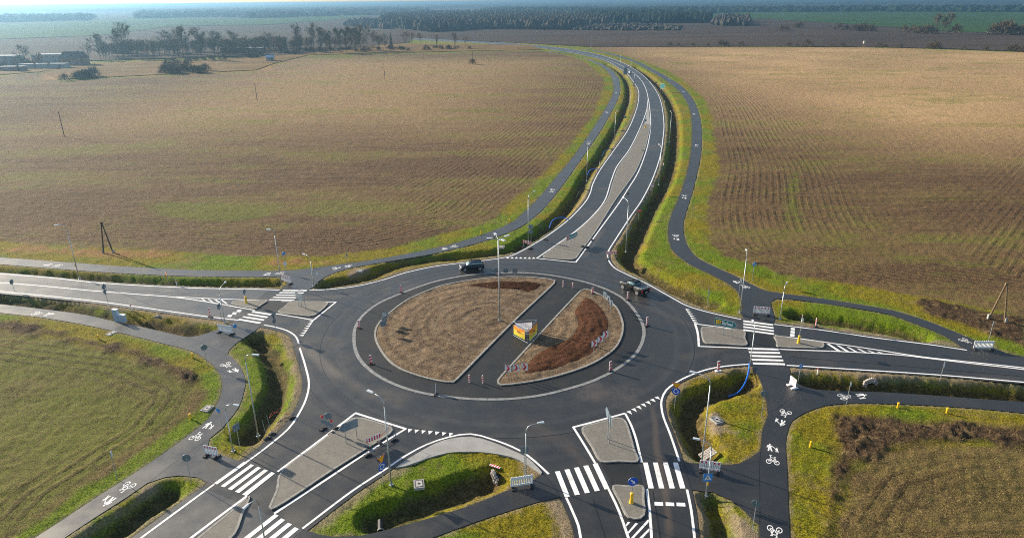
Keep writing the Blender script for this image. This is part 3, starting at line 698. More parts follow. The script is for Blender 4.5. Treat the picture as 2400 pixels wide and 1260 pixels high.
BED_R = [(1200+x/4, 660+y/4) for x, y in [(695,160),(760,190),(850,280),(893,370),(895,440),(868,490),(800,620),(700,700),(400,820),(130,870),(108,862),(200,720),(330,640),(520,560),(605,470),(620,380),(588,290),(660,190)]]
for px, lb in ((BED_L, 'narrow bed of red-brown bark mulch at the north rim of the central island'), (BED_R, 'curved bed of dark brown bark mulch on the smaller half of the central island')):
    P = ccw(catmull(GP(px), .8, True))
    def bedz(XX, YY, d):
        a = np.asarray(XX, np.float32); b_ = np.asarray(YY, np.float32)
        return soil_top(XX, YY) + .015 + (.05 + .04*vnoise(a, b_, .35) + .04*vnoise(a, b_, .8))*smooth(0, .5, d)
    tag(heap_mesh('mulch_bed', P, .18, bedz, BARK), lb, 'mulch bed')

# --- splitter islands
def tl(ox, oy, pts, s=4.0): return [(ox+x/s, oy+y/s) for x, y in pts]
NISL = [(1273,600),(1275,604.5),(1300,607.5),(1340,609),(1350,606),(1358,595)] + tl(1200,230,[(800,1230),(970,960),(1050,850),(1160,690),(1240,500),(1275,370),(1290,250)]) + tl(1200,230,[(1237,245),(1210,290),(1120,470),(1003,640),(948,780),(892,950),(782,1090),(620,1240)])
island('splitter_island', catmull(GP(NISL), 1.5, True), PAVER)
def rounded(px, it=2): return chaikin(GP(px), it)
E1 = [(1640+x/10.86, 720+y/10.86) for x, y in [(60,508),(110,498),(600,548),(1125,605),(1155,790),(1185,972),(600,950),(180,930),(110,900),(60,800),(30,640),(25,560)]]
island('splitter_island', catmull(GP(E1), .6, True), PAVER)
island('splitter_island', catmull(GP(tl(1800,660,[(62,510),(280,540),(490,568),(520,580),(528,598),(515,620),(480,628),(280,622),(90,612),(76,560)])), .6, True), PAVER)
island('splitter_island', catmull(GP([(651,733),(666,720),(682,707.5),(720,707),(762,707.5),(768,709),(769,713),(755,727),(738,739.5),(725,742),(690,738.5)]), .6, True), PAVER)
island('splitter_island', catmull(GP([(541,713),(545,707.5),(556,705),(590,704.5),(626,705.5),(613,715.5),(600.5,724.5),(593,724),(565,719)]), .6, True), PAVER)
island('splitter_island', catmull(GP([(660,1105),(740,1043.5),(817,985),(825,981),(835,979.5),(850,979.8),(885,990),(917,1001),(921,1008),(915,1017),(780,1103),(636,1195),(647,1150)]), .8, True), PAVER)
island('splitter_island', catmull(GP([(586,1163),(570,1206),(553,1250),(520,1279),(400,1356),(372,1338),(467,1258),(530,1207)]), .8, True), PAVER)
island('splitter_island', catmull(GP(tl(1200,945,[(652,240),(660,225),(690,210),(850,172),(980,138),(1030,142),(1062,165),(1085,205),(1118,310),(1150,430),(1181,548),(1000,549),(832,549),(740,405),(655,268)])), .5, True), PAVER)
island('splitter_island', catmull(GP(tl(1200,945,[(940,776),(1080,775),(1227,776),(1240,900),(1252,1000),(1245,1050),(1205,1084),(1150,1091),(1090,1075),(1058,1045),(1000,915)])), .5, True), PAVER)
SLAB = tl(600,945,[(1310,606),(1500,478),(1750,352),(2010,316),(2200,362),(2400,443)]) + [(1237,1074),(1270,1107)] + [(1268,1111),(1237,1090),(1200,1072)] + tl(600,945,[(2200,470),(2010,456),(1800,467),(1600,522),(1400,592)])
mb = MB(); mb.prism(catmull(GP(SLAB), 1.0, True), -.2, .10, False); struct('concrete_overrun', mb, CONC)
HT_TRI = GP([(1514,242),(1524,292),(1509,292)])
mb = MB(); mb.poly(GP([(1519,247),(1524,291),(1510,291),(1515,268)]), .03); struct('overrun_paving', mb, CONC)

for gp in ([(1744.5,777),(1815,786.5),(1823,813),(1751.5,811)], [(1200+x/4, 945+y/4) for x, y in [(838,556),(1186,556),(1226,770),(937,769)]], [(628,706.5),(680,708),(650,732),(604,724)]):
    mb = MB(); mb.poly(GP(gp), .009); mb.build('crossing_pad', APRON, road)
# --- painted lines
ZP = .014
def line(px, w=.24, z=ZP, raw=False, name='edge_line', parent=None):
    P = px if raw else CV(px, 1.0)
    mb = MB(); mb.ribbon(P, w, z); return mb.build(name, PAINT, parent or road)
def sub(P, a, b):
    """stretch of a curve between the places nearest to two pixels"""
    A, B = G(*a), G(*b); i = np.argmin(np.hypot(*(P-A).T)); j = np.argmin(np.hypot(*(P-B).T)); return P[min(i, j):max(i, j)+1]
for P, gaps in ((cNW, [((655,679.5),(725,680))]), (cNE, [((1738,748),(1812,759.5)), ((2266,820),(2400,839))]), (cES, [((1844,855.5),(1764,853)), ((1594,1082),(1609,1144))]), (cSS, [((1326,1163),(1287,1111)), ((708,1238),(640,1290))]), (cSWW, [((502,1134),(577,1082.5)), ((703,815),(701,803)), ((617,761),(561,750))])):
    cuts = [0]
    for a, b_ in gaps:
        i = int(np.argmin(np.hypot(*(P-G(*a)).T))); j = int(np.argmin(np.hypot(*(P-G(*b_)).T))); cuts += [min(i, j), max(i, j)]
    cuts.append(len(P)-1)
    for s in range(0, len(cuts), 2):
        if cuts[s+1]-cuts[s] > 1: line(P[cuts[s]:cuts[s+1]+1], .235, ZP, True)
# north arm
line([(1258,605),(1303,574),(1347,543),(1387,507.5),(1417,470),(1432,425),(1446,390),(1475,350),(1500,300),(1515,260),(1519,232)], .24)
line([(1256,605),(1300,609.5),(1349,614.5)], .26, ZP+.004); line([(1349,615),(1375,580),(1407,536),(1450,477),(1470,446),(1495,405),(1512,362),(1521,327),(1525,292),(1522.5,252),(1519,230),(1513.5,208),(1502,187.5),(1484,170.6),(1459,155.6),(1422,139.5),(1375,128),(1330,119.5)], .26, ZP+.004)
# east arm
line(tl(1200,660,[(1715,393),(1737,460),(1748,540),(1752,606)]), .30); line([(1628.5,758.5),(1690,766.5),(1742,775)], .24, ZP+.004); line(tl(1200,660,[(1746,605),(1950,612),(2205,622)]), .24, ZP+.004)
line(tl(1800,660,[(65,503),(280,530),(530,565),(1000,634),(1450,703),(1900,752),(2400,806)])+[(2500,876)], .24)
line(tl(1800,660,[(100,632),(350,642),(600,650),(950,667),(1240,686),(1450,710),(1900,764),(2400,822)])+[(2500,881)], .24, ZP+.004)
# west arm
line([(-60,657),(0,662),(100,670),(200,679.5),(310,688.5),(412,696.5),(500,709.5),(597,726.5)], .24); line([(412,695.5),(500,699.5),(600,703),(626,703.7)], .2, ZP+.004)
line([(630,702),(690,703.3)], .2); line([(660,706),(720,706.3),(788,707.3)], .2, ZP+.004); line([(788,707),(762,728),(735,749.5)], .27); line([(647,735),(690,742),(736,750)], .24, ZP+.004)
# south-west arm
line([(651,1104.5),(740,1038),(832.5,968)], .27); line([(832,967),(890,985.5),(951.5,1004.5)], .3, ZP+.004); line([(952,1003.5),(860,1060),(750,1132.5),(643,1202.5)], .27); line([(578,1162),(513,1210),(447,1260),(350,1333)], .27)
# south-east arm
line(tl(1200,945,[(572,222),(820,157),(1062,91)]), .27); line(tl(1200,945,[(572,218),(680,390),(782,562)]), .25, ZP+.004); line(tl(1200,945,[(1060,92),(1112,192),(1162,330),(1215,550)]), .25, ZP+.004)
line(tl(1200,945,[(905,800),(1000,1000),(1090,1255),(1130,1380)]), .24); line(tl(1200,945,[(1264,798),(1290,1000),(1308,1255),(1312,1380)]), .24)
# zebra stripes, each a piece of its own
def lerp(a, b, t): return a*(1-t)+b*t
def zebra(q0, q1, n):
    A, B = GP(q0), GP(q1)
    for i in range(n):
        Q = lerp(A, B, i/(n-1)) if n > 1 else A
        mb = MB(); mb.poly(Q, ZP+.008); mb.build('crossing_stripe', PAINT, road)
t7 = lambda p: tl(1200, 945, p)
zebra(t7([(402,638),(448,632),(542,870),(496,878)]), t7([(755,567),(802,560),(915,797),(868,805)]), 5)
zebra(t7([(1228,553),(1272,553),(1330,795),(1280,795)]), t7([(1508,553),(1555,553),(1626,795),(1575,795)]), 4)
zE = lambda p: [(1640+x/10.86, 720+y/10.86) for x, y in p]
zebra(zE([(1110,328),(1870,430),(1870,468),(1110,368)]), zE([(1110,553),(1895,662),(1895,700),(1112,592)]), 4)
zebra([(1751,814.5),(1824.5,816.5),(1825,820.5),(1753.7,819)], [(1763.7,849),(1839,851),(1840.5,855.5),(1766,853.5)], 5)
zebra(tl(600,420,[(255,1036),(482,1038),(470,1050),(245,1047)]), tl(600,420,[(135,1124),(362,1128),(350,1138),(120,1133)]), 5)
zW = lambda p: [(440+x/7.5, 700+y/7.5) for x, y in p]
zebra(zW([(1145,213),(1480,265),(1445,290),(1122,238)]), zW([(905,350),(1295,412),(1262,438),(878,372)]), 4)
zebra([(572.5,1081),(579.5,1084),(509,1134.5),(501,1132)], [(636,1105.5),(645,1108),(578,1161.5),(567.5,1158)], 5)
zebra([(643.7,1203.7),(653,1207.5),(582,1263),(572,1259)], [(691,1234.5),(700.7,1238.7),(632,1296),(622,1291)], 4)
def blocks(quads_):
    for q in quads_: mb = MB(); mb.poly(GP(q), ZP); mb.build('stop_line_block', PAINT, road)
blocks([zW(q) for q in ([(880,190),(952,198),(920,234),(850,228)], [(800,233),(868,240),(840,277),(772,270)], [(718,278),(788,286),(758,321),(688,315)])])
blocks([t7(q) for q in ([(1335,920),(1416,924),(1418,958),(1337,954)], [(1440,923),(1519,928),(1522,961),(1441,957)], [(1541,927),(1622,930),(1627,964),(1544,960)])])
blocks([tl(1800,660,q) for q in ([(214,430),(252,434),(251,455),(213,451)], [(212,458),(251,463),(250,485),(211,480)], [(209,487),(249,491),(248,514),(207,510)])])
def giveway(t0, t1, n):
    A, B = GP(t0), GP(t1)
    for i in range(n): mb = MB(); mb.poly(lerp(A, B, i/(n-1)), ZP); mb.build('give_way_triangle', PAINT, road)
giveway([(1186,605.6),(1194,605.6),(1190.5,602)], [(1246.5,606.2),(1255,606.2),(1251,602.4)], 7)
giveway(tl(1200,660,[(1626,253),(1634,268),(1672,262)]), tl(1200,660,[(1700,372),(1708,390),(1750,384)]), 7)
giveway(tl(1200,660,[(1072,1216),(1108,1206),(1126,1243)]), tl(1200,660,[(1334,1084),(1368,1073),(1390,1104)]), 7)
giveway(tl(600,945,[(1425,237),(1467,241),(1428,273)]), tl(600,945,[(1808,274),(1851,279),(1814,309)]), 7)
giveway(zW([(2215,380),(2192,413),(2122,397)]), zW([(2050,622),(2030,657),(1952,643)]), 7)
# hatching
def hatch(qs):
    for q in qs: mb = MB(); mb.poly(GP(q), ZP); mb.build('hatch_stripe', PAINT, road)
hatch([t7(q) for q in ([(1062,1145),(1085,1106),(1108,1112),(1066,1156)], [(1085,1205),(1158,1117),(1185,1120),(1094,1218)], [(1112,1262),(1270,1090),(1283,1085),(1280,1112),(1140,1262)], [(1190,1262),(1285,1168),(1287,1192),(1222,1262)])])
hatch([tl(1800,660,q) for q in ([(545,578),(575,582),(690,653),(655,652)], [(640,593),(668,598),(765,656),(735,655)], [(735,610),(762,615),(850,662),(822,660)], [(830,625),(858,628),(935,666),(908,664)], [(925,640),(950,644),(1020,672),(995,670)], [(1020,654),(1042,656),(1100,677),(1075,676)])])
hatch([[(0+x/4, 660+y/4) for x, y in q] for q in ([(1885,158),(1900,158),(1935,183),(1920,182)], [(1945,162),(1962,163),(2005,192),(1985,190)], [(2005,165),(2025,166),(2075,200),(2052,198)], [(2068,168),(2088,170),(2140,210),(2115,206)])])

# paving joints
JOINT = plain('joint_bitumen', (.006, .006, .006), .5, 0, .1)
def joint(P, w=.06): mb = MB(); mb.ribbon(P, w, .0125); mb.build('paving_joint', JOINT, road)
_c = np.array((RCX, RCY)); _k = [(25.6, R(20), R(150)), (25.6, R(165), R(300)), (25.4, R(-50), R(10)), (22.6, R(60), R(120)), (28.2, R(190), R(235))]
for r_j, a0, a1 in _k: joint(np.array([_c+r_j*np.array((math.cos(t), math.sin(t))) for t in np.linspace(a0, a1, 60)]))
for px in ([(487,1030),(430,1068),(346,1131)], [(441,790.5),(470,803),(505,819),(533,830)], [(1782,1057),(1780,1110),(1781,1160),(1781,1228)], [(1602,1084),(1612,1116),(1622,1148)], [(1274,1109),(1293,1134),(1313,1164)], [(653,680.3),(690,681.8),(726,681)], [(557,751),(585,757),(612,764)], [(1743,749.5),(1780,756),(1812,761)], [(1764,855),(1800,856),(1845,857.5)], [(1799,968),(1835,948),(1885,908)], [(500,1136),(540,1109),(574,1084)], [(658,649.5),(690,648),(742,660)], [(712,1240),(676,1268)], [(1530,1150),(1548,1260)], [(1390,1170),(1420,1262)], [(1850,836),(2100,856),(2400,882)], [(450,690),(200,672),(0,655)]): joint(CV(px, .8), .07)
# --- bicycle and walker symbols on the paths
def ring2(b, c, r0, r1, n=14):
    V = []; 
    for k in range(n):
        a = 2*math.pi*k/n; V += [(c[0]+r1*math.cos(a), c[1]+r1*math.sin(a)*1.45), (c[0]+r0*math.cos(a), c[1]+r0*math.sin(a)*1.35)]
    b.append((V, [(2*k, 2*((k+1) % n), 2*((k+1) % n)+1, 2*k+1) for k in range(n)]))
def bar2(b, p, q, w):
    d = np.array(q)-np.array(p); L = np.hypot(*d); n_ = np.array((-d[1], d[0]))/L*w/2
    b.append(([tuple(np.array(p)+n_), tuple(np.array(p)-n_), tuple(np.array(q)-n_), tuple(np.array(q)+n_)], [(0, 1, 2, 3)]))
def blob2(b, pts): b.append((pts, [tuple(range(len(pts)))]))
def bike_shape():
    b = []
    ring2(b, (-.36, -.42), .19, .25); ring2(b, (.36, -.42), .19, .25)
    for p, q in [((-.36,-.42),(-.18,.25)), ((-.18,.25),(.20,.30)), ((.20,.30),(.05,-.35)), ((.05,-.35),(-.22,.12)), ((.05,-.35),(.36,-.42)), ((.36,-.42),(.20,.22)), ((-.18,.25),(-.22,.55)), ((-.30,.62),(-.08,.60)), ((.10,.42),(.30,.45)), ((.20,.30),(.21,.42))]: bar2(b, p, q, .085)
    return b
def walker_shape():
    b = []
    def man(ox, oy, s):
        blob2(b, [(ox+s*.09*math.cos(a), oy+s*(.56+.13*math.sin(a))) for a in np.linspace(0, 2*math.pi, 9)[:-1]])
        blob2(b, [(ox-s*.19, oy+s*.40), (ox+s*.19, oy+s*.40), (ox+s*.13, oy-s*.10), (ox-s*.13, oy-s*.10)])
        bar2(b, (ox-s*.08, oy-s*.08), (ox-s*.14, oy-s*.62), s*.15); bar2(b, (ox+s*.08, oy-s*.08), (ox+s*.20, oy-s*.60), s*.15)
        bar2(b, (ox-s*.19, oy+s*.38), (ox-s*.28, oy-s*.05), s*.09)
    man(-.28, .0, 1.0); man(.40, -.22, .62); bar2(b, (-.10, .34), (.30, -.06), .08)
    return b
BIKE, WALK = bike_shape(), walker_shape()
def symbol(shape, name, c, up, parent, s):
    up = up/np.hypot(*up); rt = np.array((up[1], -up[0])); mb = MB()
    for V, F in shape:
        W = [c+rt*v[0]*s+up*v[1]*s for v in V]; mb.add([(w[0], w[1], .0145) for w in W], F)
    mb.build(name, PAINT, parent)
SYM = [('D',(1811,1076),(1811,1048)),('D',(1839,969),(1826,991)),('D',(1982,929.5),(2022,928)),('D',(1815,1247),(1813,1275)),('C',(1745,671),(1727,660)),('C',(1584,553),(1586,565)),('C',(1604,459),(1603,468)),('C',(1632,342.5),(1634,337)),('C',(1626,268),(1627,264)),('C',(1602,216),(1601,213.5)),('C',(1569,186),(1566,184)),('C',(1528,162.8),(1524,161)),
 ('A',(1293,449),(1297,441)),('A',(1379,334),(1378,340)),('A',(1423,264.5),(1421,261)),('A',(1444,217),(1443,220)),('A',(1440,184.5),(1441,182.5)),('A',(1062,577.5),(1038,583)),('A',(790,628),(817,624)),('A',(654,640.5),(624,642)),('A',(134,622),(112,620)),
 ('B',(89,734),(113,736.5)),('B',(532,856),(549,870)),('B',(463,1021),(491,997)),('B',(295,1142),(254,1171)),('C',(2264,799),(2290,811))]
for k, b_, w in SYM:
    B_, W_ = G(*b_), G(*w); up = W_-B_; L = np.hypot(*up); up = up/L
    symbol(BIKE, 'bicycle_symbol', B_, up, PATH_OBJ[k], 1.05)
    if (k, b_) != ('C', (2264,799)): symbol(WALK, 'walker_symbol', B_+up*2.0, up, PATH_OBJ[k], 1.0)
# ================================================================== STREET FURNITURE
def flat(P, y):
    """outline in the x-z plane as one face looking towards -y"""
    P = ccw(np.asarray(P, float)); mb = MB(); return mb.add([(p[0], y, p[1]) for p in P], [tuple(range(len(P)))])
def plate(P, y0, y1):
    P = ccw(np.asarray(P, float)); n = len(P); mb = MB()
    V = [(p[0], y0, p[1]) for p in P]+[(p[0], y1, p[1]) for p in P]
    F = [tuple(range(n)), tuple(range(n, 2*n))[::-1]]+[((i+1) % n, i, n+i, n+(i+1) % n) for i in range(n)]
    return mb.add(V, F)
def circ(r, cx=0, cz=0, n=24): return np.array([(cx+r*math.cos(2*math.pi*k/n), cz+r*math.sin(2*math.pi*k/n)) for k in range(n)])
def rect(w, h, cx=0, cz=0): return np.array([(cx-w/2, cz-h/2), (cx+w/2, cz-h/2), (cx+w/2, cz+h/2), (cx-w/2, cz+h/2)])
def tri(s, up=True, cz=0): k = 1 if up else -1; return np.array([(-s/2, cz-k*s*.29), (s/2, cz-k*s*.29), (0, cz+k*s*.577)])
def rring(r0, r1, n=24):
    V = [(r1*math.cos(2*math.pi*k/n), r1*math.sin(2*math.pi*k/n)) for k in range(n)]+[(r0*math.cos(2*math.pi*k/n), r0*math.sin(2*math.pi*k/n)) for k in range(n)]
    return V, [(k, (k+1) % n, n+(k+1) % n, n+k) for k in range(n)]
def sign_panel(kind, z, root):
    def fl(P, y, m, parent, nm): return flat(np.asarray(P)+np.array((0, z)), y).build(nm, m, parent)
    shape = {'roundabout': circ(.47), 'path': circ(.36), 'keep': circ(.47), 'circle': circ(.40), 'noovertake': circ(.45), 'giveway': tri(1.0, False), 'warn': tri(.95), 'tri_down': tri(1.0, False),
             'crossing': rect(.86, .86), 'square': rect(.80, .80), 'wide': rect(1.3, .55), 'diamond': np.array([(0,-.55),(.55,0),(0,.55),(-.55,0)]), 'chevron': rect(.88, .88), 'redplate': rect(.95, .42), 'pathsmall': circ(.28), 'orangeboard': rect(.62, .5), 'slim': rect(.5, .62)}[kind]
    p = plate(shape+np.array((0, z)), -.015, .015).build('panel', SIGNBACK, root)
    S = shape*.985; y = -.019; y2 = -.023
    if kind in ('roundabout', 'path', 'keep', 'circle', 'pathsmall'):
        fl(S, y, BLUE if kind in ('roundabout', 'keep') else LBLUE, p, 'face')
        if kind == 'roundabout':
            for k in range(3):
                a0 = R(90+120*k); P = [(.30*math.cos(a0+t), .30*math.sin(a0+t)) for t in np.linspace(0, 1.25, 6)]; Q = [(.20*math.cos(a0+t), .20*math.sin(a0+t)) for t in np.linspace(1.25, 0, 6)]
                fl(P+Q, y2, SIGNWHITE, p, 'arrow')
                a1 = a0-.02; fl([(.36*math.cos(a1), .36*math.sin(a1)), (.14*math.cos(a1), .14*math.sin(a1)), (.27*math.cos(a1-.5), .27*math.sin(a1-.5))], y2, SIGNWHITE, p, 'arrow')
        if kind == 'keep':
            d = np.array((.707, -.707)); n_ = np.array((.707, .707))
            fl([-.30*d+.06*n_, -.30*d-.06*n_, .05*d-.06*n_, .05*d+.06*n_], y2, SIGNWHITE, p, 'arrow'); fl([.05*d+.17*n_, .05*d-.17*n_, .33*d], y2, SIGNWHITE, p, 'arrow')
        if kind == 'path':
            fl(rect(.36, .03), y2, SIGNWHITE, p, 'symbol'); fl(circ(.055, 0, .22, 8), y2, SIGNWHITE, p, 'symbol'); fl(rect(.10, .14, 0, .10), y2, SIGNWHITE, p, 'symbol')
            for sx in (-.1, .1): V, F = rring(.05, .075, 10); MB().add([(v[0]+sx, y2, v[1]+z-.14) for v in V], [f[::-1] for f in F]).build('symbol', SIGNWHITE, p)
    elif kind in ('giveway', 'warn'):
        fl(S, y, RED, p, 'border'); fl(shape*.80, y2, SIGNYELLOW, p, 'face')
        if kind == 'warn': fl(rect(.08, .26, 0, .02), y2-.003, BLACK, p, 'symbol')
    elif kind == 'tri_down': fl(S, y, SIGNYELLOW, p, 'face')
    elif kind == 'noovertake':
        fl(S, y, RED, p, 'border'); fl(circ(.34), y2, SIGNWHITE, p, 'face'); fl(rect(.2, .13, -.14), y2-.003, BLACK, p, 'symbol'); fl(rect(.2, .13, .14), y2-.003, BLACK, p, 'symbol')
    elif kind == 'crossing':
        fl(S, y, LBLUE, p, 'face'); fl(tri(.66, True, -.06), y2, SIGNWHITE, p, 'symbol')
        fl(circ(.045, 0, .13, 8), y2-.003, BLACK, p, 'symbol'); fl([(-.05,.08),(.06,.06),(.04,-.08),(-.05,-.06)], y2-.003, BLACK, p, 'symbol')
        fl([(-.05,-.06),(.0,-.07),(-.10,-.24),(-.15,-.22)], y2-.003, BLACK, p, 'symbol'); fl([(.0,-.06),(.05,-.07),(.15,-.22),(.10,-.24)], y2-.003, BLACK, p, 'symbol')
    elif kind == 'chevron':
        fl(S, y, SIGNWHITE, p, 'face'); fl([(-.30,.40),(-.02,.40),(.30,0),(-.02,-.40),(-.30,-.40),(.02,0)], y2, RED, p, 'arrow')
    elif kind == 'redplate':
        fl(S, y, RED, p, 'face'); fl(rect(.7, .03, 0, .1), y2, SIGNWHITE, p, 'lettering'); fl(rect(.5, .03, 0, -.05), y2, SIGNWHITE, p, 'lettering')
    elif kind == 'diamond': fl(S, y, SIGNWHITE, p, 'border'); fl(shape*.72, y2, SIGNYELLOW, p, 'face')
    elif kind == 'orangeboard': fl(S, y, SIGNYELLOW, p, 'face')
    else: fl(S, y, SIGNWHITE, p, 'face')
    return p
def face_rz(face): return R(face+90)
def sign(base, panels, face, label, group=None, name='road_sign', bollard=False, cat='road sign', r=.032, top=None):
    g = G(*base); z0 = gz(*g) if hard_at(*g) < 0 else surf_at(*g)
    root = thing(name, label, cat, (g[0], g[1], z0), face_rz(face), group)
    zs = [max(.5, HT(base, c)) for _, c in panels]
    topz = (max(zs)+.28) if top is None else top
    MB().tube([(0, .05, -.25), (0, .05, topz)], r, 8).build('post', STEEL, root)
    if bollard:
        MB().tube([(0, .05, 0), (0, .05, .10), (0, .05, .55), (0, .05, 1.02), (0, .05, 1.10)], [.24, .19, .15, .19, .12], 12).build('bollard_sleeve', YELLOW, root)
    for (k, c), z in zip(panels, zs): sign_panel(k, z, root)
    return root
def hard_at(x, y):
    a = np.array([x], np.float32); b_ = np.array([y], np.float32)
    h = sdf(a, b_, ROAD, 6.0)[0]
    for P in PG.values(): h = max(h, sdf(a, b_, P, 6.0)[0])
    return h
ISLP = [GP(p) for p in (NISL, E1, [(651,733),(682,707.5),(768,709),(738,739.5),(725,742)], [(541,713),(556,705),(626,705.5),(600.5,724.5)], [(660,1105),(817,985),(850,979.8),(921,1008),(636,1195)])] + [GP(tl(1200,945,p)) for p in ([(652,240),(980,138),(1085,205),(1181,548),(832,549)], [(940,776),(1227,776),(1252,1000),(1150,1091)])] + [GP(tl(1800,660,[(62,510),(520,580),(515,620),(90,612)]))]
CIS = [GP(ISL_L), GP(ISL_R)]
def surf_at(x, y):
    a = np.array([x], np.float32); b_ = np.array([y], np.float32)
    for P in CIS:
        d = sdf(a, b_, P, 6.0)[0]
        if d > 0: return float(soil_z(a, b_, np.array([d]))[0])-.04
    for P in ISLP:
        if sdf(a, b_, P, 6.0)[0] > 0: return .12
    return .008 if hard_at(x, y) > 0 else gz(x, y)

# ---- signs in view; face = compass of the printed side (deg, -90 looks at the viewer)
sign((1581,953), [('giveway',(1587.6,894)), ('roundabout',(1586,908))], -110, 'amber give-way triangle over blue roundabout disc beside the south-east entry kerb')
sign((899,1136), [('giveway',(892,1074)), ('roundabout',(894,1092))], -35, 'amber give-way triangle over blue roundabout disc on the grass by the lamp post')
sign((647.5,785), [('tri_down',(640,737)), ('circle',(642,750))], 165, 'grey backs of a triangle and a disc on the sandy west corner')
sign((33,681), [('circle',(24,661))], 176, 'grey back of a round sign at the far left road edge')
sign((253,712), [('diamond',(242.5,672.5)), ('tri_down',(244,684))], 176, 'grey backs of a diamond and a triangle by the west road')
sign((512,0) if False else (519,752), [('square',(512.5,717))], 172, 'grey square sign back beside the small lamp at the west crossing')
sign((577,711), [('circle',(572,685))], 172, 'round sign back on yellow bollard on the narrow west island', bollard=True)
sign((1480,1180), [('keep',(1484,1130))], -82, 'blue keep-right disc on yellow bollard on the near south-east island', bollard=True)
sign((1872,805), [('redplate',(1878,749))], -10, 'edge-on sign on yellow bollard on the narrow east island', bollard=True)
sign((1512,301), [('circle',(1514,283))], 95, 'dark round sign back on yellow bollard at the tip of the north island', bollard=True)
sign((1654,1161), [('crossing',(1660,1105))], -88, 'blue pedestrian crossing sign in front of the striped barrier')
sign((1658,720), [('crossing',(1663,681)), ('orangeboard',(1664,668))], -25, 'narrow blue crossing sign below an orange plate on the north-east bank')
sign((1763,660.5), [('path',(1769,619))], -75, 'blue path disc on a thin post right of the north-east path')
sign((1872,890), [('path',(1880,840))], -60, 'blue path disc by the east crossing next to a leaning barrier')
sign((1984.5,950), [('pathsmall',(1994,897))], -15, 'narrow blue path sign over the painted bicycle on the east path')
sign((2316,805), [('path',(2330,757))], -40, 'blue path disc behind the white barrier at the right edge')
sign((671,640), [('pathsmall',(664.5,594)), ('slim',(668,618))], -60, 'thin post with blue plate and grey box left of the north-west crossing')
sign((746,670), [('slim',(742.5,632.5))], -20, 'narrow blue plate on a post at the north-west crossing corner')
sign((816,630), [('slim',(812.5,596))], 40, 'pale thin sign post beside the painted bicycle of the north-west path')
sign((521,1012), [('pathsmall',(510,960))], -120, 'small blue disc on a leaning post over the west path bend')
sign((449,1129), [('circle',(436,1071))], 100, 'round grey sign back standing at the tip of the south-west ditch verge')
sign((486,855), [('circle',(479,813))], 110, 'round grey sign back beside the yellow marker post on the west path')
sign((556,799), [('pathsmall',(549.5,764))], -60, 'small blue disc behind the white barrier of the west crossing')
sign((276,1121), [('slim',(261,1062))], 20, 'thin grey post with narrow plate at the field edge bottom left')
sign((562.5,1052), [('square',(554,1000))], 150, 'grey square sign back at the end of the west corner ditch')
sign((1229.5,1115), [('square',(1229.5,1056))], 92, 'grey square sign back behind the lamp above the white barrier')
sign((1784,978), [('circle',(1792.6,921))], 75, 'thin post with a small round sign back left of the south-east path')
sign((1763,1244), [('circle',(1773.5,1179))], 70, 'round sign back on a thin post at the bottom of the south-east path')
sign((394,662), [('warn',(389,630))], -140, 'amber warning triangle standing by the west road ditch')
sign((2205,889), [('warn',(2215,847))], -30, 'amber warning sign on the verge of the east road')
sign((1528,454), [('noovertake',(1529.5,429))], -80, 'round white sign with red rim and two cars beside the north road')
sign((1497,511), [('redplate',(1497.5,486))], -80, 'small red plate on a post at the north road edge')
sign((1244.5,562), [('square',(1245,522)), ('circle',(1244,534))], 100, 'grey backs of a plate and a disc beside the north-west ditch')
sign((1731,700), [('slim',(1735,658))], 10, 'edge-on thin sign post left of the tall lamp by the north-east path')
sign((1485,216), [('circle',(1484,195)), ('circle',(1484,201))], 100, 'distant pair of sign backs at the inner bend of the north road')
sign((1465,290), [('square',(1466,275))], 100, 'grey sign back beside the north ditch with blue pipes')
sign((1641,1082), [('slim',(1652,1040))], 70, 'thin bare post with narrow plate behind the striped barrier') if False else None
for b_, c, w in (((1392,830),(1392.5,806),'nearest'), ((1406,820),(1407,796.5),'middle'), ((1418,809.5),(1419.5,786),'farthest')):
    sign(b_, [('chevron', c)], -62, '%s of the three red and white chevron signs right of the mulch bed' % w, 'chevron signs on the central island', 'chevron_sign', cat='chevron sign')
for b_, c, w in (((1191,888),(1189.5,864),'leftmost'), ((1210,886.5),(1208.7,863),'middle'), ((1229.5,886),(1229,861),'rightmost')):
    sign(b_, [('chevron', c)], -118, '%s of the three red and white chevron signs at the island tip' % w, 'chevron signs on the central island', 'chevron_sign', cat='chevron sign')
for b_, c, w in (((1165.5,657),(1164,634.5),'leftmost'), ((1186,657),(1186,634.5),'middle'), ((1207,655),(1207,634.5),'rightmost')):
    sign(b_, [('square', c)], 85, '%s of the three grey sign backs on the north rim of the island' % w, 'sign backs on the central island', cat='road sign')
for b_, c, w in (((900,784),(897.5,761),'nearest'), ((902.5,770),(900,750),'middle'), ((905.5,762),(903.5,740),'farthest')):
    sign(b_, [('square', c)], 112, '%s of the three sign backs on the west rim of the island' % w, 'sign backs on the central island', cat='road sign')
for b_, c, w in (((1416.5,716),(1419,691),'farthest'), ((1425,726),(1427.5,701),'middle'), ((1431.5,735.5),(1434,710.5),'nearest')):
    sign(b_, [('square', c)], 28, '%s of the three edge-on signs on the north-east rim of the island' % w, 'sign backs on the central island', cat='road sign')

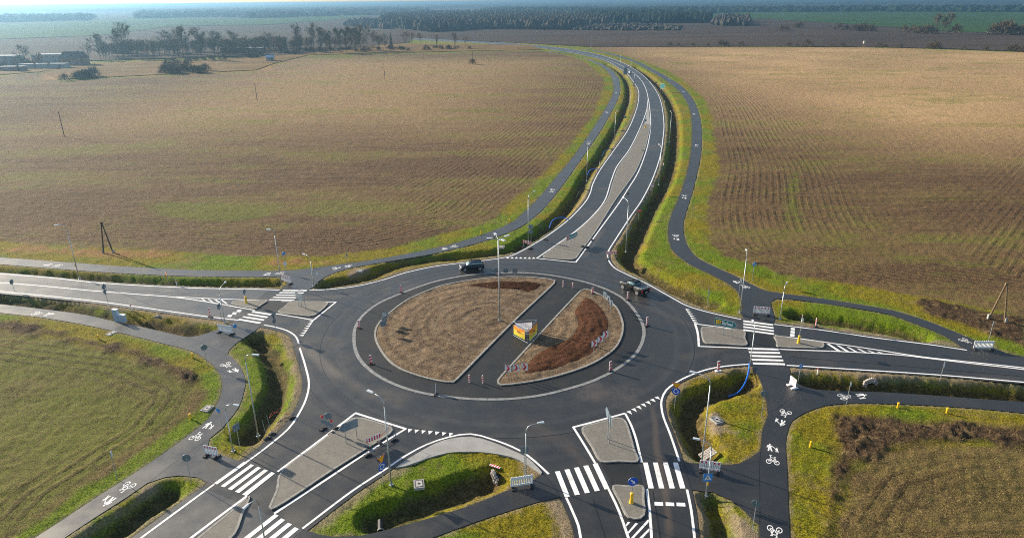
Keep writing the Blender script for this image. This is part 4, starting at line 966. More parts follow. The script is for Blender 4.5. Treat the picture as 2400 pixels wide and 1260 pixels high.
# ---- direction boards
def text_mesh(txt, size):
    cu = bpy.data.curves.new('lettering', 'FONT'); cu.body = txt; cu.size = size; cu.fill_mode = 'FRONT'; cu.resolution_u = 3; cu.offset = size*.012
    o = bpy.data.objects.new('tmp_text', cu); C.objects.link(o); bpy.context.view_layer.update()
    me = bpy.data.meshes.new_from_object(o.evaluated_get(bpy.context.evaluated_depsgraph_get()))
    bpy.data.objects.remove(o); bpy.data.curves.remove(cu)
    for v in me.vertices: v.co = (v.co.x, 0, v.co.y)
    return me
def board(posts, zb, zt, s0, s1, label, fmat, tip=None, back=False, writing=(), group=None, rim=True):
    """board on posts; local x runs along the posts, local -y is the side the viewer sees"""
    B = [G(*p) for p in posts]; u = B[-1]-B[0]; u /= np.hypot(*u)
    z0 = surf_at(*B[0])
    root = thing('direction_sign', label, 'direction sign', (B[0][0], B[0][1], z0), math.atan2(u[1], u[0]), group)
    for b_ in B:
        s = float((b_-B[0])@u); MB().tube([(s, .06, -.3), (s, .06, zt-.05)], .045, 8).build('post', STEEL, root)
    h = zt-zb; zc = (zt+zb)/2
    if tip == 'r': P = [(s0, zb), (s1-h*.45, zb), (s1, zc), (s1-h*.45, zt), (s0, zt)]
    elif tip == 'l': P = [(s0+h*.45, zb), (s1, zb), (s1, zt), (s0+h*.45, zt), (s0, zc)]
    else: P = [(s0, zb), (s1, zb), (s1, zt), (s0, zt)]
    P = np.array(P)
    pn = plate(P, -.02, .02).build('panel', SIGNBACK, root)
    if not back:
        flat(offs(ccw(P), .01, True), -.024).build('border', SIGNWHITE, pn)
        flat(offs(ccw(P), .06, True), -.028).build('face', fmat, pn)
        for txt, x, z, size, m in writing:
            me = text_mesh(txt, size); link('lettering', me, m, pn, (x, -.036, z))
    return root, pn
b0 = (1677.7, 782)
zb = HT(b0, (1680,762.4)); zt = zb+1.02
Bu = G(1713,791)-G(*b0); Bu /= np.hypot(*Bu)
def along(p, z, base, u): return float((G(p[0], p[1], z)-G(*base))@u)
s0 = along((1674.3,761), zb, b0, Bu); s1 = along((1725,768.5), (zb+zt)/2, b0, Bu)
LET = plain('letter_white', (.85, .85, .85), .5, 0, .02)
LETB = plain('letter_black', (.02, .015, .01), .5, 0, .02)
r_, pn = board([b0,(1694,786),(1713,791)], zb, zt, s0, s1, 'green arrow sign reading 156 Barlinek on the east island', GREEN, 'r')
W_ = s1-s0
flat(rect(W_*.235, .56, s0+W_*.175, (zb+zt)/2), -.032).build('number_plate', plain('plate_yellow', (.9,.55,.02), .5, 0, .03), pn)
me = text_mesh('156', .52); link('lettering', me, LETB, pn, (s0+W_*.085, -.037, (zb+zt)/2-.18))
me = text_mesh('Barlinek', .72); o = link('lettering', me, LET, pn, (s0+W_*.32, -.036, (zb+zt)/2-.22))
tw = max(v.co.x for v in me.vertices); o.scale = (W_*.53/tw, 1, 1.05)
b0 = (1327.5,580); zb = HT(b0, (1327.5,566)); zt = zb+.95
Bu = G(1346,572)-G(*b0); Bu /= np.hypot(*Bu); s0 = along((1325.5,565), zb, b0, Bu); s1 = along((1351,555), zb, b0, Bu)
r_, pn = board([b0,(1337,576),(1346,572)], zb, zt, s0, s1, 'green sign with red number plate reading Gorzów Wlkp on the north island', GREEN)
W_ = s1-s0
flat(rect(W_*.16, .6, s0+W_*.10, (zb+zt)/2), -.032).build('number_plate', RED, pn)
me = text_mesh('22', .5); link('lettering', me, LET, pn, (s0+W_*.05, -.037, (zb+zt)/2-.17))
me = text_mesh('Gorzów Wlkp.', .6); o = link('lettering', me, LET, pn, (s0+W_*.21, -.036, (zb+zt)/2-.2))
tw = max(v.co.x for v in me.vertices); o.scale = (W_*.75/tw, 1, 1.05)
b0 = (812.5,1041); zb = HT(b0, (808,1013)); Bu = G(838,1030.5)-G(*b0); Bu /= np.hypot(*Bu)
board([b0,(838,1030.5)], zb, zb+1.0, along((797,1015), zb+.4, b0, Bu), along((841.5,1002), zb, b0, Bu), 'grey back of an arrow sign on the large south-west island', GREEN, 'l', True)
b0 = (699,717); zb = HT(b0, (698,700)); Bu = G(715.5,726)-G(*b0); Bu /= np.hypot(*Bu)
board([b0,(706.5,721),(715.5,726)], zb-.05, zb+1.0, along((695,698), zb, b0, Bu), along((716.5,706), zb, b0, Bu), 'pale grey board on three posts on the west island', plain('board_grey', (.35,.42,.46), .4, .4, .1), None, True)
b0 = (1429,1040); u_ = G(1434,1000)-G(*b0)
root = thing('direction_sign', 'edge-on direction sign on the larger south-east island', 'direction sign', (*G(*b0), .12), R(96))
for s in (0, .75): MB().tube([(s, .06, -.2), (s, .06, 3.3)], .045, 8).build('post', STEEL, root)
pn = plate(np.array([(-.4, 2.2), (1.9, 2.2), (2.3, 2.7), (1.9, 3.2), (-.4, 3.2)]), -.02, .02).build('panel', SIGNBACK, root)
flat(np.array([(-.39, 2.21), (1.9, 2.21), (2.28, 2.7), (1.9, 3.19), (-.39, 3.19)]), -.024).build('face', GREEN, pn)
zb = HT((1547,215),(1547,205)); Bu = G(1560,217)-G(1547,215); Bu /= np.hypot(*Bu)
board([(1547,215),(1553,216),(1560,217)], zb, zb+2.4, along((1546.5,205), zb, (1547,215), Bu), along((1563,206), zb, (1547,215), Bu), 'small green board on posts beside the ditch of the far north road', GREEN)
zb = HT((1460.5,186),(1460.5,173.5)); Bu = G(1469,185)-G(1460.5,186); Bu /= np.hypot(*Bu)
board([(1460.5,186),(1469,185)], zb, zb+4.0, along((1455,173), zb, (1460.5,186), Bu), along((1474,173), zb, (1460.5,186), Bu), 'large dark sign back on posts left of the far north road', GREEN, None, True)

# ---- delineator beacons with rubber feet, posts and bollards
def stripes_on(mbw, mbr): pass
def beacon(base, h, face, label, lean=0.0, foot=BLACK, group='striped beacons round the roundabout', w=.33):
    h = h*1.18
    g = G(*base); root = thing('striped_beacon', label, 'beacon', (g[0], g[1], surf_at(*g)), face_rz(face), group)
    mb = MB(); mb.box((0, 0, .045), (.75, .38, .09)); mb.box((0, 0, .11), (.34, .22, .06)); mb.build('foot', foot, root)
    pl = plate(rect(w, h, 0, h/2+.1), -.025, .025)
    p = pl.build('plate', WHITE, root, rot=(0, lean, 0))
    n = 3; dz = h/n
    for i in range(n):
        z = .1+i*dz
        q = np.array([(-w/2, z-dz*.05), (w/2, z+dz*.32), (w/2, z+dz*.90), (-w/2, z+dz*.53)]); q[:, 1] = np.clip(q[:, 1], .1, h+.1)
        for y in (-.028, .028):
            f = flat(q, y)
            if y > 0: f.f = [t[::-1] for t in f.f]
            f.build('red_band', RED, p)
    return root
beacon((940.5,686), 1.0, -110, 'striped beacon on the north-west of the concrete ring')
beacon((842,769), 1.0, -120, 'striped beacon on the west edge of the concrete ring')
beacon((870,853), 1.0, -100, 'striped beacon on dark asphalt inside the ring at lower left')
beacon((1021,924), 1.0, 0, 'leaning striped beacon at the south of the ring', .5)
beacon((1167,645.5), 1.0, -90, 'striped beacon behind the mast on the north apron')
beacon((1389,689), .85, -80, 'short striped beacon on the island kerb at the top of the small half')
beacon((1471.5,703), 1.1, -70, 'striped beacon in front of the pickup')
beacon((1516,763.5), 1.1, -60, 'striped beacon on the east side of the ring')
beacon((1430,869.5), 1.1, -60, 'striped beacon on dark asphalt at lower right of the apron')
beacon((493.5,742.5), 1.2, -120, 'striped beacon at the edge line left of the west crossing')
beacon((1683,869), 1.15, -80, 'pale striped beacon on white foot at the east corner ditch', foot=WHITE, group=None)
beacon((1911,765), 1.0, -10, 'thin red beacon seen edge-on at the north-east ditch', group=None)
g = G(1160,1092); root = thing('fallen_beacon', 'red and white striped plate lying in the grass of the south verge', 'beacon', (g[0], g[1], gz(*g)+.13), R(-28))
p = MB().box((0, 0, 0), (1.15, .28, .05)).build('plate', WHITE, root)
for i in range(4): x = -.42+i*.28; MB().add([(x-.10, -.14, .028), (x+.04, -.14, .028), (x+.12, .14, .028), (x-.02, .14, .028)], [(0, 1, 2, 3)]).build('red_band', RED, p)
def bollard(base, label):
    g = G(*base); root = thing('bollard', label, 'bollard', (g[0], g[1], .012), 0, 'striped bollards across the island lane')
    MB().tube([(0, 0, 0), (0, 0, 1.0), (0, 0, 1.05)], [.085, .085, .05], 12).build('tube', WHITE, root)
    for z in (.18, .50, .82): MB().tube([(0, 0, z), (0, 0, z+.15)], .089, 12, False).build('red_band', RED, root)
for b_, l in (((1100.5,895.5),'left of two striped bollards at the near end of the island lane'), ((1131.5,897),'right of two striped bollards at the near end of the island lane'), ((1320,671.5),'left of two striped bollards at the far end of the island lane'), ((1342,676.5),'right of two striped bollards at the far end of the island lane')): bollard(b_, l)
def guide_post(base, label):
    g = G(*base); root = thing('guide_post', label, 'guide post', (g[0], g[1], gz(*g)), R(20), 'guide posts along the road')
    MB().box((0, 0, .5), (.12, .06, 1.1)).build('post', WHITE, root); MB().box((0, 0, .85), (.126, .066, .2)).build('reflector', RED, root)
for b_, l in (((414,668),'white guide post by the west road near the amber triangle'), ((308,726),'pale guide post on the sandy verge above the utility boxes'), ((1916,874),'pale guide post on the verge of the east road'), ((1406,381),'white guide post on the bank left of the north road'), ((1555.5,386),'white guide post right of the north road below the curved lamp'), ((1557,240),'distant white guide post right of the north road bend'), ((1487,240),'distant white guide post left of the north road bend'), ((1879,752),'striped guide post at the edge of the east road by the bollard')): guide_post(b_, l)
def marker(base, label):
    g = G(*base); root = thing('marker_post', label, 'marker post', (g[0], g[1], gz(*g)), 0, 'yellow marker posts beside the paths')
    MB().tube([(0, 0, -.1), (0, 0, .60)], .11, 10).build('post', YELLOW, root); MB().tube([(0, 0, .60), (0, 0, .68)], [.13, .11], 10).build('cap', YELLOW, root)
for b_, l in (((451.5,838),'yellow marker post by the west path under the round sign'), ((231.5,794),'yellow marker post by the west path near the square cover'), ((446.5,980),'yellow marker post by the square concrete cover at the west bend'), ((1899,1047),'yellow marker post on the grass right of the south-east path'), ((2104,954),'left yellow marker post below the east path'), ((2219,966),'right yellow marker post below the east path'), ((1127,549),'yellow marker post on the verge of the north-west path'), ((1194,520),'distant yellow marker post where the north-west path bends'), ((734,627),'orange-yellow marker post at the north-west path junction')): marker(b_, l)

# ---- plastic barriers
def barrier(pl_, pr_, label, red=True, foot=BLACK, h=1.0, rear=False, tilt=0.0):
    A, B = G(*pl_), G(*pr_); u = B-A; L = float(np.hypot(*u)); rz = math.atan2(u[1], u[0]); c = (A+B)/2
    root = thing('plastic_barrier', label, 'barrier', (c[0], c[1], .012), rz, 'plastic barriers closing the crossings')
    for s in (-1, 1):
        mb = MB(); mb.box((s*(L/2-.18), 0, .06), (.30, .85, .12)); mb.box((s*(L/2-.18), 0, .15), (.2, .35, .06)); mb.build('foot', foot, root)
    rt = (R(tilt), 0, 0); z0 = .2
    mb = MB(); mb.box((0, 0, z0+h-.15), (L, .05, .30)); n = 9
    for i in range(n): mb.box((-L/2+L*(i+.5)/n, 0, z0+h+.02), (L/n*.45, .05, .05))
    mb.build('top_rail', WHITE, root, rot=rt); MB().box((0, 0, z0+.09), (L, .05, .18)).build('bottom_rail', WHITE, root, rot=rt)
    ns = max(7, int(L/.16))
    for i in range(ns):
        x = -L/2+L*(i+.5)/ns; MB().box((x, 0, z0+.18+(h-.48)/2), (L/ns*(.55 if 0 < i < ns-1 else .9), .04, h-.46)).build('slat', WHITE, root, rot=rt)
    if red:
        for i in range(5):
            x = -L/2+L*(i+.5)/5+(0 if i else .02)
            for y in (-.028,): MB().box((x, y, z0+h-.15), (L/5*.42, .006, .22)).build('reflector', RED, root, rot=rt)
            MB().box((x, -.028, z0+.07), (L/5*.35, .006, .09)).build('reflector', RED, root, rot=rt)
    return root
barrier((1765,735.5),(1803,738.5), 'white barrier with red squares across the north-east path')
barrier((1638,1101),(1687,1108), 'white barrier with red squares behind the blue crossing sign')
barrier((481,1066),(512,1072), 'white barrier with three red squares on the south-west path')
barrier((512,777.5),(546,783.5), 'plain white barrier standing at the west crossing', False)
barrier((1197,1144),(1249,1136), 'plain white barrier back above the bottom middle path', False)
barrier((660,659),(682,666), 'narrow red and white barrier at the north-west crossing', True)
barrier((1850,900),(1864,912), 'leaning white barrier with red squares at the east path', True, WHITE)
barrier((2280,818),(2326,818.5), 'plain white barrier at the right-hand path end', False)
def board_barrier(pl_, pr_, label, front=True, h=.95, lamps=False):
    A, B = G(*pl_), G(*pr_); u = B-A; L = float(np.hypot(*u)); c = (A+B)/2
    root = thing('board_barrier', label, 'barrier', (c[0], c[1], .012), math.atan2(u[1], u[0]), 'striped barrier boards closing the lanes')
    for s in (-1, 1):
        x = s*(L/2-.15); mb = MB(); mb.box((x, 0, .06), (.34, .85, .12)); mb.box((x, .05, .15), (.22, .3, .06)); mb.build('foot', BLACK, root)
        MB().tube([(x, .06, .05), (x, .06, h+.55)], .025, 6).build('post', STEEL, root)
        if lamps: MB().tube([(x, .06, h+.55), (x, .06, h+.62), (x, .06, h+.80), (x, .06, h+.90)], [.06, .13, .13, .06], 10).build('warning_lamp', plain('lamp_red', (.7, .02, .02), .3), root)
    bd = MB().box((0, .01, h+.2), (L, .03, .5)).build('board', WHITE if front else SIGNBACK, root)
    if front:
        n = 11; 
        for i in range(0, n, 2): MB().box((-L/2+L*(i+.5)/n, -.008, h+.2), (L/n, .006, .49)).build('red_band', RED, bd)
    return root
board_barrier((1421,607),(1446,605.5), 'red and white board across the north road entry on the right')
board_barrier((1225,579),(1245,583), 'red and white board at the left edge of the north road')
board_barrier((860,1052),(893,1037), 'red and white board on the south-west island kerb', h=.75)
board_barrier((755,1004),(781,1016), 'grey barrier back with two red lamps in the south-west lane', False, .8, True)
sign((773,1010), [('circle',(766,975))], 100, 'round grey sign back behind the barrier with red lamps')

# ---- knocked-over and standing site fence by the kerbs
TAPE = plain('barrier_tape', (.75, .12, .08), .5)
def site_fence(feet, label, h=1.9, fallen=False, tape=None):
    P = [G(*f) for f in feet]; root = thing('site_fence', label, 'fence', (P[0][0], P[0][1], surf_at(*P[0])), 0)
    o = np.array((P[0][0], P[0][1]))
    for p in P:
        q = p-o; mb = MB(); mb.box((q[0], q[1], .07), (.75, .3, .14), .6); mb.box((q[0], q[1], .16), (.3, .2, .06), .6); mb.build('foot', BLACK, root)
        MB().tube([(q[0], q[1], .1), (q[0]-(.3 if fallen else 0), q[1]+(.2 if fallen else 0), h)], .022, 6).build('post', STEEL, root)
    a, b_ = P[0]-o, P[-1]-o
    if not fallen:
        for z in (.2, h-.03): MB().tube([(a[0], a[1], z), (b_[0], b_[1], z)], .018, 6).build('rail', STEEL, root)
        for k in range(1, 12):
            q = a+(b_-a)*k/12; MB().tube([(q[0], q[1], .2), (q[0], q[1], h-.03)], .005, 4).build('wire', STEEL, root)
    if tape:
        T = [G(*t)-o for t in tape]; MB().tube([(t[0], t[1], .35+.25*(i % 2)) for i, t in enumerate(T)], .035, 4).build('tape', TAPE, root)
    return root
site_fence([(862,1067),(923,1031)], 'wire fence panel on rubber feet beside the south-west island', tape=[(865,1040),(895,1030),(912,1008)])
site_fence([(685,979),(637,1017),(626,1027)], 'toppled fence posts and red tape on the sandy west corner', 2.2, True, [(684,978),(640,975),(632,985),(668,958)])
site_fence([(1374,581),(1386,563)], 'wire fence panel at the edge of the north island')
for k, (b_, l) in enumerate((((1375,580),'black rubber foot at the lower right of the north island'), ((1365,579),'black rubber foot lying on the north island paving'), ((1279,562),'black rubber foot on the left edge line of the north road'), ((1243,583),'black rubber foot beside the left north board'), ((1471,454),'black rubber foot on the middle of the north island'), ((1506,354),'black rubber foot on the upper part of the north island'), ((791,1006),'rubber foot on the edge line of the south-west island'))):
    g = G(*b_); z = surf_at(*g); mb = MB(); mb.box((0, 0, .07), (.9, .35, .14)); mb.box((-.05, 0, .17), (.4, .24, .07)); mb.box((.3, .02, .15), (.12, .3, .04))
    o = mb.build('rubber_foot', BLACK, None, (g[0], g[1], z), (0, 0, .4+k)); tag(o, l, 'rubber foot', 'loose rubber feet')

# ---- banner frame on the lane through the island
tb = [G(1202.5,786), G(1237.5,805), G(1259,782)]
hb = 2.15
o = (tb[0]+tb[1]+tb[2])/3
root = thing('banner_frame', 'three-sided metal frame with yellow and orange banners in the island lane', 'banner frame', (o[0], o[1], .014))
Q = [t-o for t in tb]
for q in Q: MB().tube([(q[0], q[1], 0), (q[0], q[1], hb)], .05, 8).build('post', plain('frame_blue_grey', (.10, .13, .19), .4, .5), root)
for i in range(3):
    a, b_ = Q[i], Q[(i+1) % 3]
    for z in (.08, hb): MB().tube([(a[0], a[1], z), (b_[0], b_[1], z)], .028, 6).build('rail', STEEL, root)
def banner_mat():
    m, nt, b = nodes('banner_print'); 
    at = N(nt, 'ShaderNodeAttribute', attribute_name='uvz').outputs['Vector']; sp = N(nt, 'ShaderNodeSeparateXYZ'); nt.links.new(at, sp.inputs[0])
    u, v = sp.outputs[0], sp.outputs[1]
    w = mth(nt, 'ADD', v, mth(nt, 'MULTIPLY', mth(nt, 'SINE', mth(nt, 'MULTIPLY', u, 4.2)), .16))
    col = mixc(nt, ramp(nt, w, .42, .5), (.85, .62, .06), (.85, .27, .02))
    col = mixc(nt, mth(nt, 'MULTIPLY', ramp(nt, w, .52, .56), ramp(nt, w, .70, .66)), col, (.88, .66, .10))
    col = mixc(nt, ramp(nt, v, .16, .12), col, (.62, .62, .06))
    nt.links.new(col, b.inputs['Base Color']); b.inputs['Roughness'].default_value = .6
    geo = N(nt, 'ShaderNodeNewGeometry'); 
    return m
BAN = banner_mat(); BANW = plain('banner_reverse', (.86, .83, .83), .7, 0, .04)
for i, (f0, f1, z0, z1) in enumerate(((.06, .80, .35, 1.75), (.10, .98, .25, 1.85), (.22, .90, .35, 1.85))):
    a, b_ = Q[i], Q[(i+1) % 3]; n_ = 10; nrm = np.array((b_[1]-a[1], -(b_[0]-a[0]))); nrm /= np.hypot(*nrm)
    V = []; UV = []
    for k in range(n_+1):
        t = f0+(f1-f0)*k/n_; p = a+(b_-a)*t; sag = .10*math.sin(math.pi*k/n_)
        for j in range(3):
            z = z0+(z1-z0)*j/2-(.08*math.sin(math.pi*k/n_) if j == 2 else 0); q = p+nrm*(.03+sag*(.4+.6*(j == 1)))
            V.append((q[0], q[1], z)); UV.append((k/n_, j/2, 0))
    F = [(k*3+j, (k+1)*3+j, (k+1)*3+j+1, k*3+j+1) for k in range(n_) for j in range(2)]
    for side, mm in ((1, BAN), (-1, BANW)):
        mb = MB(); mb.add([(v[0]+nrm[0]*.01*side, v[1]+nrm[1]*.01*side, v[2]) for v in V], F)
        me = mb.mesh('banner', True); at = me.attributes.new('uvz', 'FLOAT_VECTOR', 'POINT'); at.data.foreach_set('vector', np.array(UV, np.float32).ravel())
        bo = link('banner', me, mm, root)
    if i < 2:
        t = .5; p = a+(b_-a)*(f0+f1)/2+nrm*.16; ang = math.atan2(b_[1]-a[1], b_[0]-a[0])
        for k in range(4): MB().box((p[0]+(k-1.5)*.16*math.cos(ang), p[1]+(k-1.5)*.16*math.sin(ang), 1.12), (.10, .008, .16), ang).build('lettering', LETB, root)

# ---- lamps
LAMPHEAD = plain('lamp_housing', (.68, .71, .74), .35, .3, .05)
def lamp(base, h, head, label, name='street_lamp', group='street lamps round the junction', bend=None, zfix=None):
    g = G(*base); z0 = gz(*g) if hard_at(*g) < 0 else .0
    z0 = max(z0, -.35)
    P = G(head[0], head[1], h); v = P-g; L = float(np.hypot(*v)); a = v/max(L, 1e-6); L = min(max(L, .7), 2.6)
    root = thing(name, label, 'street lamp', (g[0], g[1], 0), math.atan2(a[1], a[0]), group)
    r0, r1 = (.082, .046) if h > 7 else (.07, .045)
    MB().tube([(0, 0, z0-.6), (0, 0, h-.9)], [r0, r1], 10).build('pole', STEEL, root, smooth=True)
    mb = MB(); mb.box((0, 0, .03+z0), (.36, .36, .05)); mb.tube([(0, 0, z0), (0, 0, z0+.35)], r0+.03, 8); mb.build('base_plate', STEEL, root)
    pts = [(0, 0, h-.9), (.03*L, 0, h-.5), (.14*L, 0, h-.2), (.34*L, 0, h-.06), (.75*L, 0, h)]
    MB().tube(pts, [r1, r1*.95, r1*.85, r1*.75, r1*.7], 8).build('arm', STEEL, root, smooth=True)
    hd = MB(); hl = .75 if h > 7 else .62
    hd.add([(.72*L, -.09, h-.03), (.72*L, .09, h-.03), (.72*L+hl, .15, h-.03), (.72*L+hl, -.15, h-.03), (.72*L, -.07, h+.09), (.72*L, .07, h+.09), (.72*L+hl, .10, h+.07), (.72*L+hl, -.10, h+.07)],
           [(0,3,2,1),(4,5,6,7),(0,1,5,4),(1,2,6,5),(2,3,7,6),(3,0,4,7)])
    ho = hd.build('lamp_head', LAMPHEAD, root)
    MB().box((.72*L+hl/2, 0, h-.04), (hl*.7, .2, .02)).build('lens', plain('lens', (.75, .78, .8), .2), ho)
    return root
LAMPS = [((185,649),9.4,(134,527),'tall lamp by the west road with a small yellow plate'), ((660,667),9.4,(631,538),'tall lamp behind the red barrier at the north-west crossing'), ((735,670),5.2,(711,595),'short lamp at the right side of the north-west crossing'),
 ((1238,567),9.4,(1260,444.5),'tall lamp by the north-west path left of the north road'), ((1467,586),9.4,(1451,456),'tall lamp with curved arm right of the north road entry'), ((1375,421),9.4,(1397,323),'second tall lamp left of the north road'), ((1544,430),9.4,(1531,327),'second tall lamp right of the north road'),
 ((1440,330),9.4,(1459,249),'third tall lamp left of the north road'), ((1569,332),9.4,(1560,250),'third tall lamp right of the north road over the ditch'), ((1475,267),9.4,(1484,198),'fourth tall lamp left of the north road'), ((1487,194),6.5,(1491,164),'distant lamp at the inner edge of the north bend'), ((1453,165),9.4,(1457,124),'distant lamp left of the large dark sign back'), ((1478,172),9.4,(1476,142),'distant lamp by the far white car'),
 ((1734,732),9.4,(1750,587),'tall lamp beside the north-east path crossing'), ((1828,747),5.2,(1844,662),'short lamp right of the barrier on the north-east path'), ((1756,869),6.2,(1765,751),'bent lamp standing between the east crossing stripes'), ((1645,1080),9.6,(1622,871),'tall lamp in the grass of the south-east corner'), ((1656,1154),5.6,(1629,1027),'short lamp in front of the striped south-east barrier'), ((1232.5,1117),5.9,(1271,989),'short lamp above the white barrier at the bottom middle path'),
 ((917,1135),9.6,(865,915.5),'tall lamp on the grass between the two southern arms'), ((625,1290),5.6,(575,1187),'lamp cut by the bottom edge at the south-west crossing'), ((527,756),5.4,(533,656),'short lamp behind the white west barrier'), ((604,1015),9.6,(598,831),'tall lamp at the brim of the west corner ditch'), ((546,1055),5.6,(555,949),'short lamp over the west path bend')]
lamp_roots = [lamp(*a) for a in LAMPS]
g = G(178.5,622)
lr = lamp_roots[0]; MB().box((.12, 0, 2.2), (.03, .6, .5)).build('yellow_plate', YELLOW, lr)
MB().tube([(0, 0, .9), (0, 0, 1.2)], .10, 10).build('yellow_band', YELLOW, lamp_roots[17])
# mast with four heads on the island
g = G(1171,753); hM = 12.3
root = thing('lamp_mast', 'tall mast with four lamp heads on the central island', 'lamp mast', (g[0], g[1], surf_at(*g)))
MB().tube([(0, 0, -.3), (0, 0, hM)], [.13, .07], 12).build('pole', STEEL, root, smooth=True)
MB().box((0, 0, .05), (.5, .5, .1)).build('base_plate', CONC, root)
for k, hp in enumerate(((1160,550),(1190,555),(1147,561),(1178,565))):
    v = G(hp[0], hp[1], hM+.2)-g; L = min(max(float(np.hypot(*v)), 1.1), 2.4); a = math.atan2(v[1], v[0]); c, s = math.cos(a), math.sin(a)
    MB().tube([(0, 0, hM-.1), (c*.2, s*.2, hM+.05), (c*L*.7, s*L*.7, hM+.2)], .04, 8).build('arm', STEEL, root)
    MB().box((c*(L*.7+.35), s*(L*.7+.35), hM+.23), (.8, .3, .12), a).build('lamp_head', LAMPHEAD, root)
# timber poles and A-frames
TIMBER = plain('weathered_timber', (.075, .055, .04), .85, 0, .4, 4.0)
TIMBER2 = plain('pale_timber', (.17, .115, .065), .85, 0, .35, 4.0)
def timber_pole(base, top, label, r=.14):
    g = G(*base); h = HT(base, top); root = thing('timber_pole', label, 'utility pole', (g[0], g[1], gz(*g)), 0, 'timber poles in the left field')
    MB().tube([(0, 0, -.5), (0, 0, h)], [r, r*.75], 8).build('shaft', TIMBER, root)
    MB().box((0, 0, h-.15), (.5, .08, .08)).build('crossarm', TIMBER, root)
for b_, t, l in (((151,320),(137,262),'timber pole at the left of the stubble field'), ((603,238),(597,195),'timber pole standing mid-way in the left stubble field'), ((902,186),(899,149),'timber pole far in the left stubble field'), ((1108,150),(1107.5,121),'timber pole rising from a small bush'), ((1265,127),(1264,94),'dark pole at the far corner of the left field')): timber_pole(b_, t, l)
for nm, a, b_, t, l, mm in (('A', (242,592),(266,592),(249,519),'dark timber A-frame pole at the left field edge', TIMBER), ('B', (2316,747),(2356,756),(2339.5,660),'pale timber A-frame pole in the brush at the right', TIMBER2)):
    A, B = G(*a), G(*b_); c = (A+B)/2; h = HT(((a[0]+b_[0])/2, (a[1]+b_[1])/2), t)
    root = thing('timber_a_frame', l, 'utility pole', (c[0], c[1], gz(*c)))
    for q in (A-c, B-c): MB().tube([(q[0], q[1], -.4), (q[0]*.04, q[1]*.04, h)], [.14, .10], 8).build('leg', mm, root)
    for q in (A-c, B-c): MB().box((q[0], q[1], .3), (.3, .3, .8)).build('concrete_stub', CONC, root)
    MB().box((0, 0, h-.1), (.4, .2, .3)).build('head_block', mm, root)
for b_, t, l in (((1240,107),(1240,81),'thin pale mast beyond the far road on the left'), ((1385,112),(1386,84),'thin pale mast beyond the far road in the middle'), ((1112,110),(1113,84),'thin pale mast among the far bushes')):
    g = G(*b_); h = HT(b_, t); root = thing('steel_mast', l, 'mast', (g[0], g[1], 0)); MB().tube([(0, 0, -.5), (0, 0, h)], [.22, .14], 6).build('shaft', STEEL, root); MB().box((0, 0, h*.97), (1.5, .15, .15)).build('bracket', STEEL, root)

# ---- covers, cabinets, culverts, hoses
def cover(c, label, rz, s=1.0, round_lid=False):
    g = G(*c); z = max(gz(*g), -.1)+.10; root = thing('concrete_cover', label, 'manhole cover', (g[0], g[1], z), R(rz), 'square concrete covers')
    MB().box((0, 0, -.12), (s, s*1.25, .28)).build('slab', CONC, root)
    mb = MB(); mb.box((0, 0, .03), (s*.66, s*.9, .02)); mb.build('lid', plain('lid_concrete', (.40, .39, .36), .8, 0, .15, 5.0), root)
    mb = MB()
    for x, y, a, b_ in ((0, s*.46, s*.70, .05), (0, -s*.46, s*.70, .05), (s*.34, 0, .05, s*.95), (-s*.34, 0, .05, s*.95)): mb.box((x, y, .035), (a, b_, .03))
    mb.build('lid_frame', BLACK, root); MB().tube([(0, 0, .02), (0, 0, .06)], .13, 10).build('lift_hole', BLACK, root)
for c, l, rz in (((844,635),'concrete cover on bare soil of the north-west verge',-8), ((1680,984),'concrete cover in the grass of the south-east corner',20), ((982,1134),'concrete cover on the grass between the southern arms',10), ((486,958),'pale concrete cover at the inside of the west path bend',-15), ((261,781),'flat concrete cover beside the west path',-28), ((1176,578),'small concrete cover near the north-west ditch',-10)): cover(c, l, rz)
g = G(284,752); root = thing('utility_cabinet', 'pale blue utility cabinet with a tall and a low box', 'cabinet', (g[0], g[1], .0), R(-12))
CAB = plain('cabinet_blue_grey', (.42, .52, .60), .5, 0, .06)
MB().box((-.65, 0, .85), (.75, .45, 1.9)).build('tall_box', CAB, root); MB().box((.28, 0, .45), (1.1, .45, 1.1)).build('low_box', CAB, root)
MB().box((-.65, 0, 1.83), (.83, .53, .06)).build('roof', WHITE, root); MB().box((.28, 0, 1.03), (1.12, .53, .06)).build('roof', WHITE, root)
MB().box((-.65, -.23, .9), (.64, .02, 1.6)).build('door', plain('cabinet_door', (.37, .47, .56), .5), root); MB().box((.02, -.23, .45), (.48, .02, .9)).build('door', MATS['cabinet_door'], root); MB().box((.55, -.23, .45), (.48, .02, .9)).build('door', MATS['cabinet_door'], root)
STONE = plain('field_stone', (.36, .33, .30), .85, 0, .35, 9.0)
DARKP = plain('pipe_dark', (.015, .015, .017), .6)
def culvert(c, az_, label, r=.62, depth=-1.15):
    g = G(c[0], c[1], depth+.3); root = thing('culvert', label, 'culvert', (g[0], g[1], depth+.25), R(az_))
    mb = MB()
    MB().tube([(0, -.05, 0), (0, .9, 0)], r*.80, 14).build('pipe', DARKP, root)
    for ringi, rr_ in enumerate((r, r+.24)):
        n = 11+ringi*3
        for k in range(n):
            a = math.pi*(-.08+1.16*k/(n-1)); s = .19+.05*random.random()
            MB().box((rr_*math.cos(a), -.12+.16*random.random()+ringi*.12, rr_*math.sin(a)*1.05), (s, .26, s*.9), 0, Matrix.Rotation(-a+random.random()*.5, 3, 'Y')).build('stone', STONE, root)
    return root
culvert((373,753), -14, 'stone ringed culvert mouth in the west ditch')
culvert((1157,1122), -70, 'pale stone culvert mouth in the south ditch', .6)
culvert((2040,903), 2, 'stone culvert mouth in the shaded east ditch')
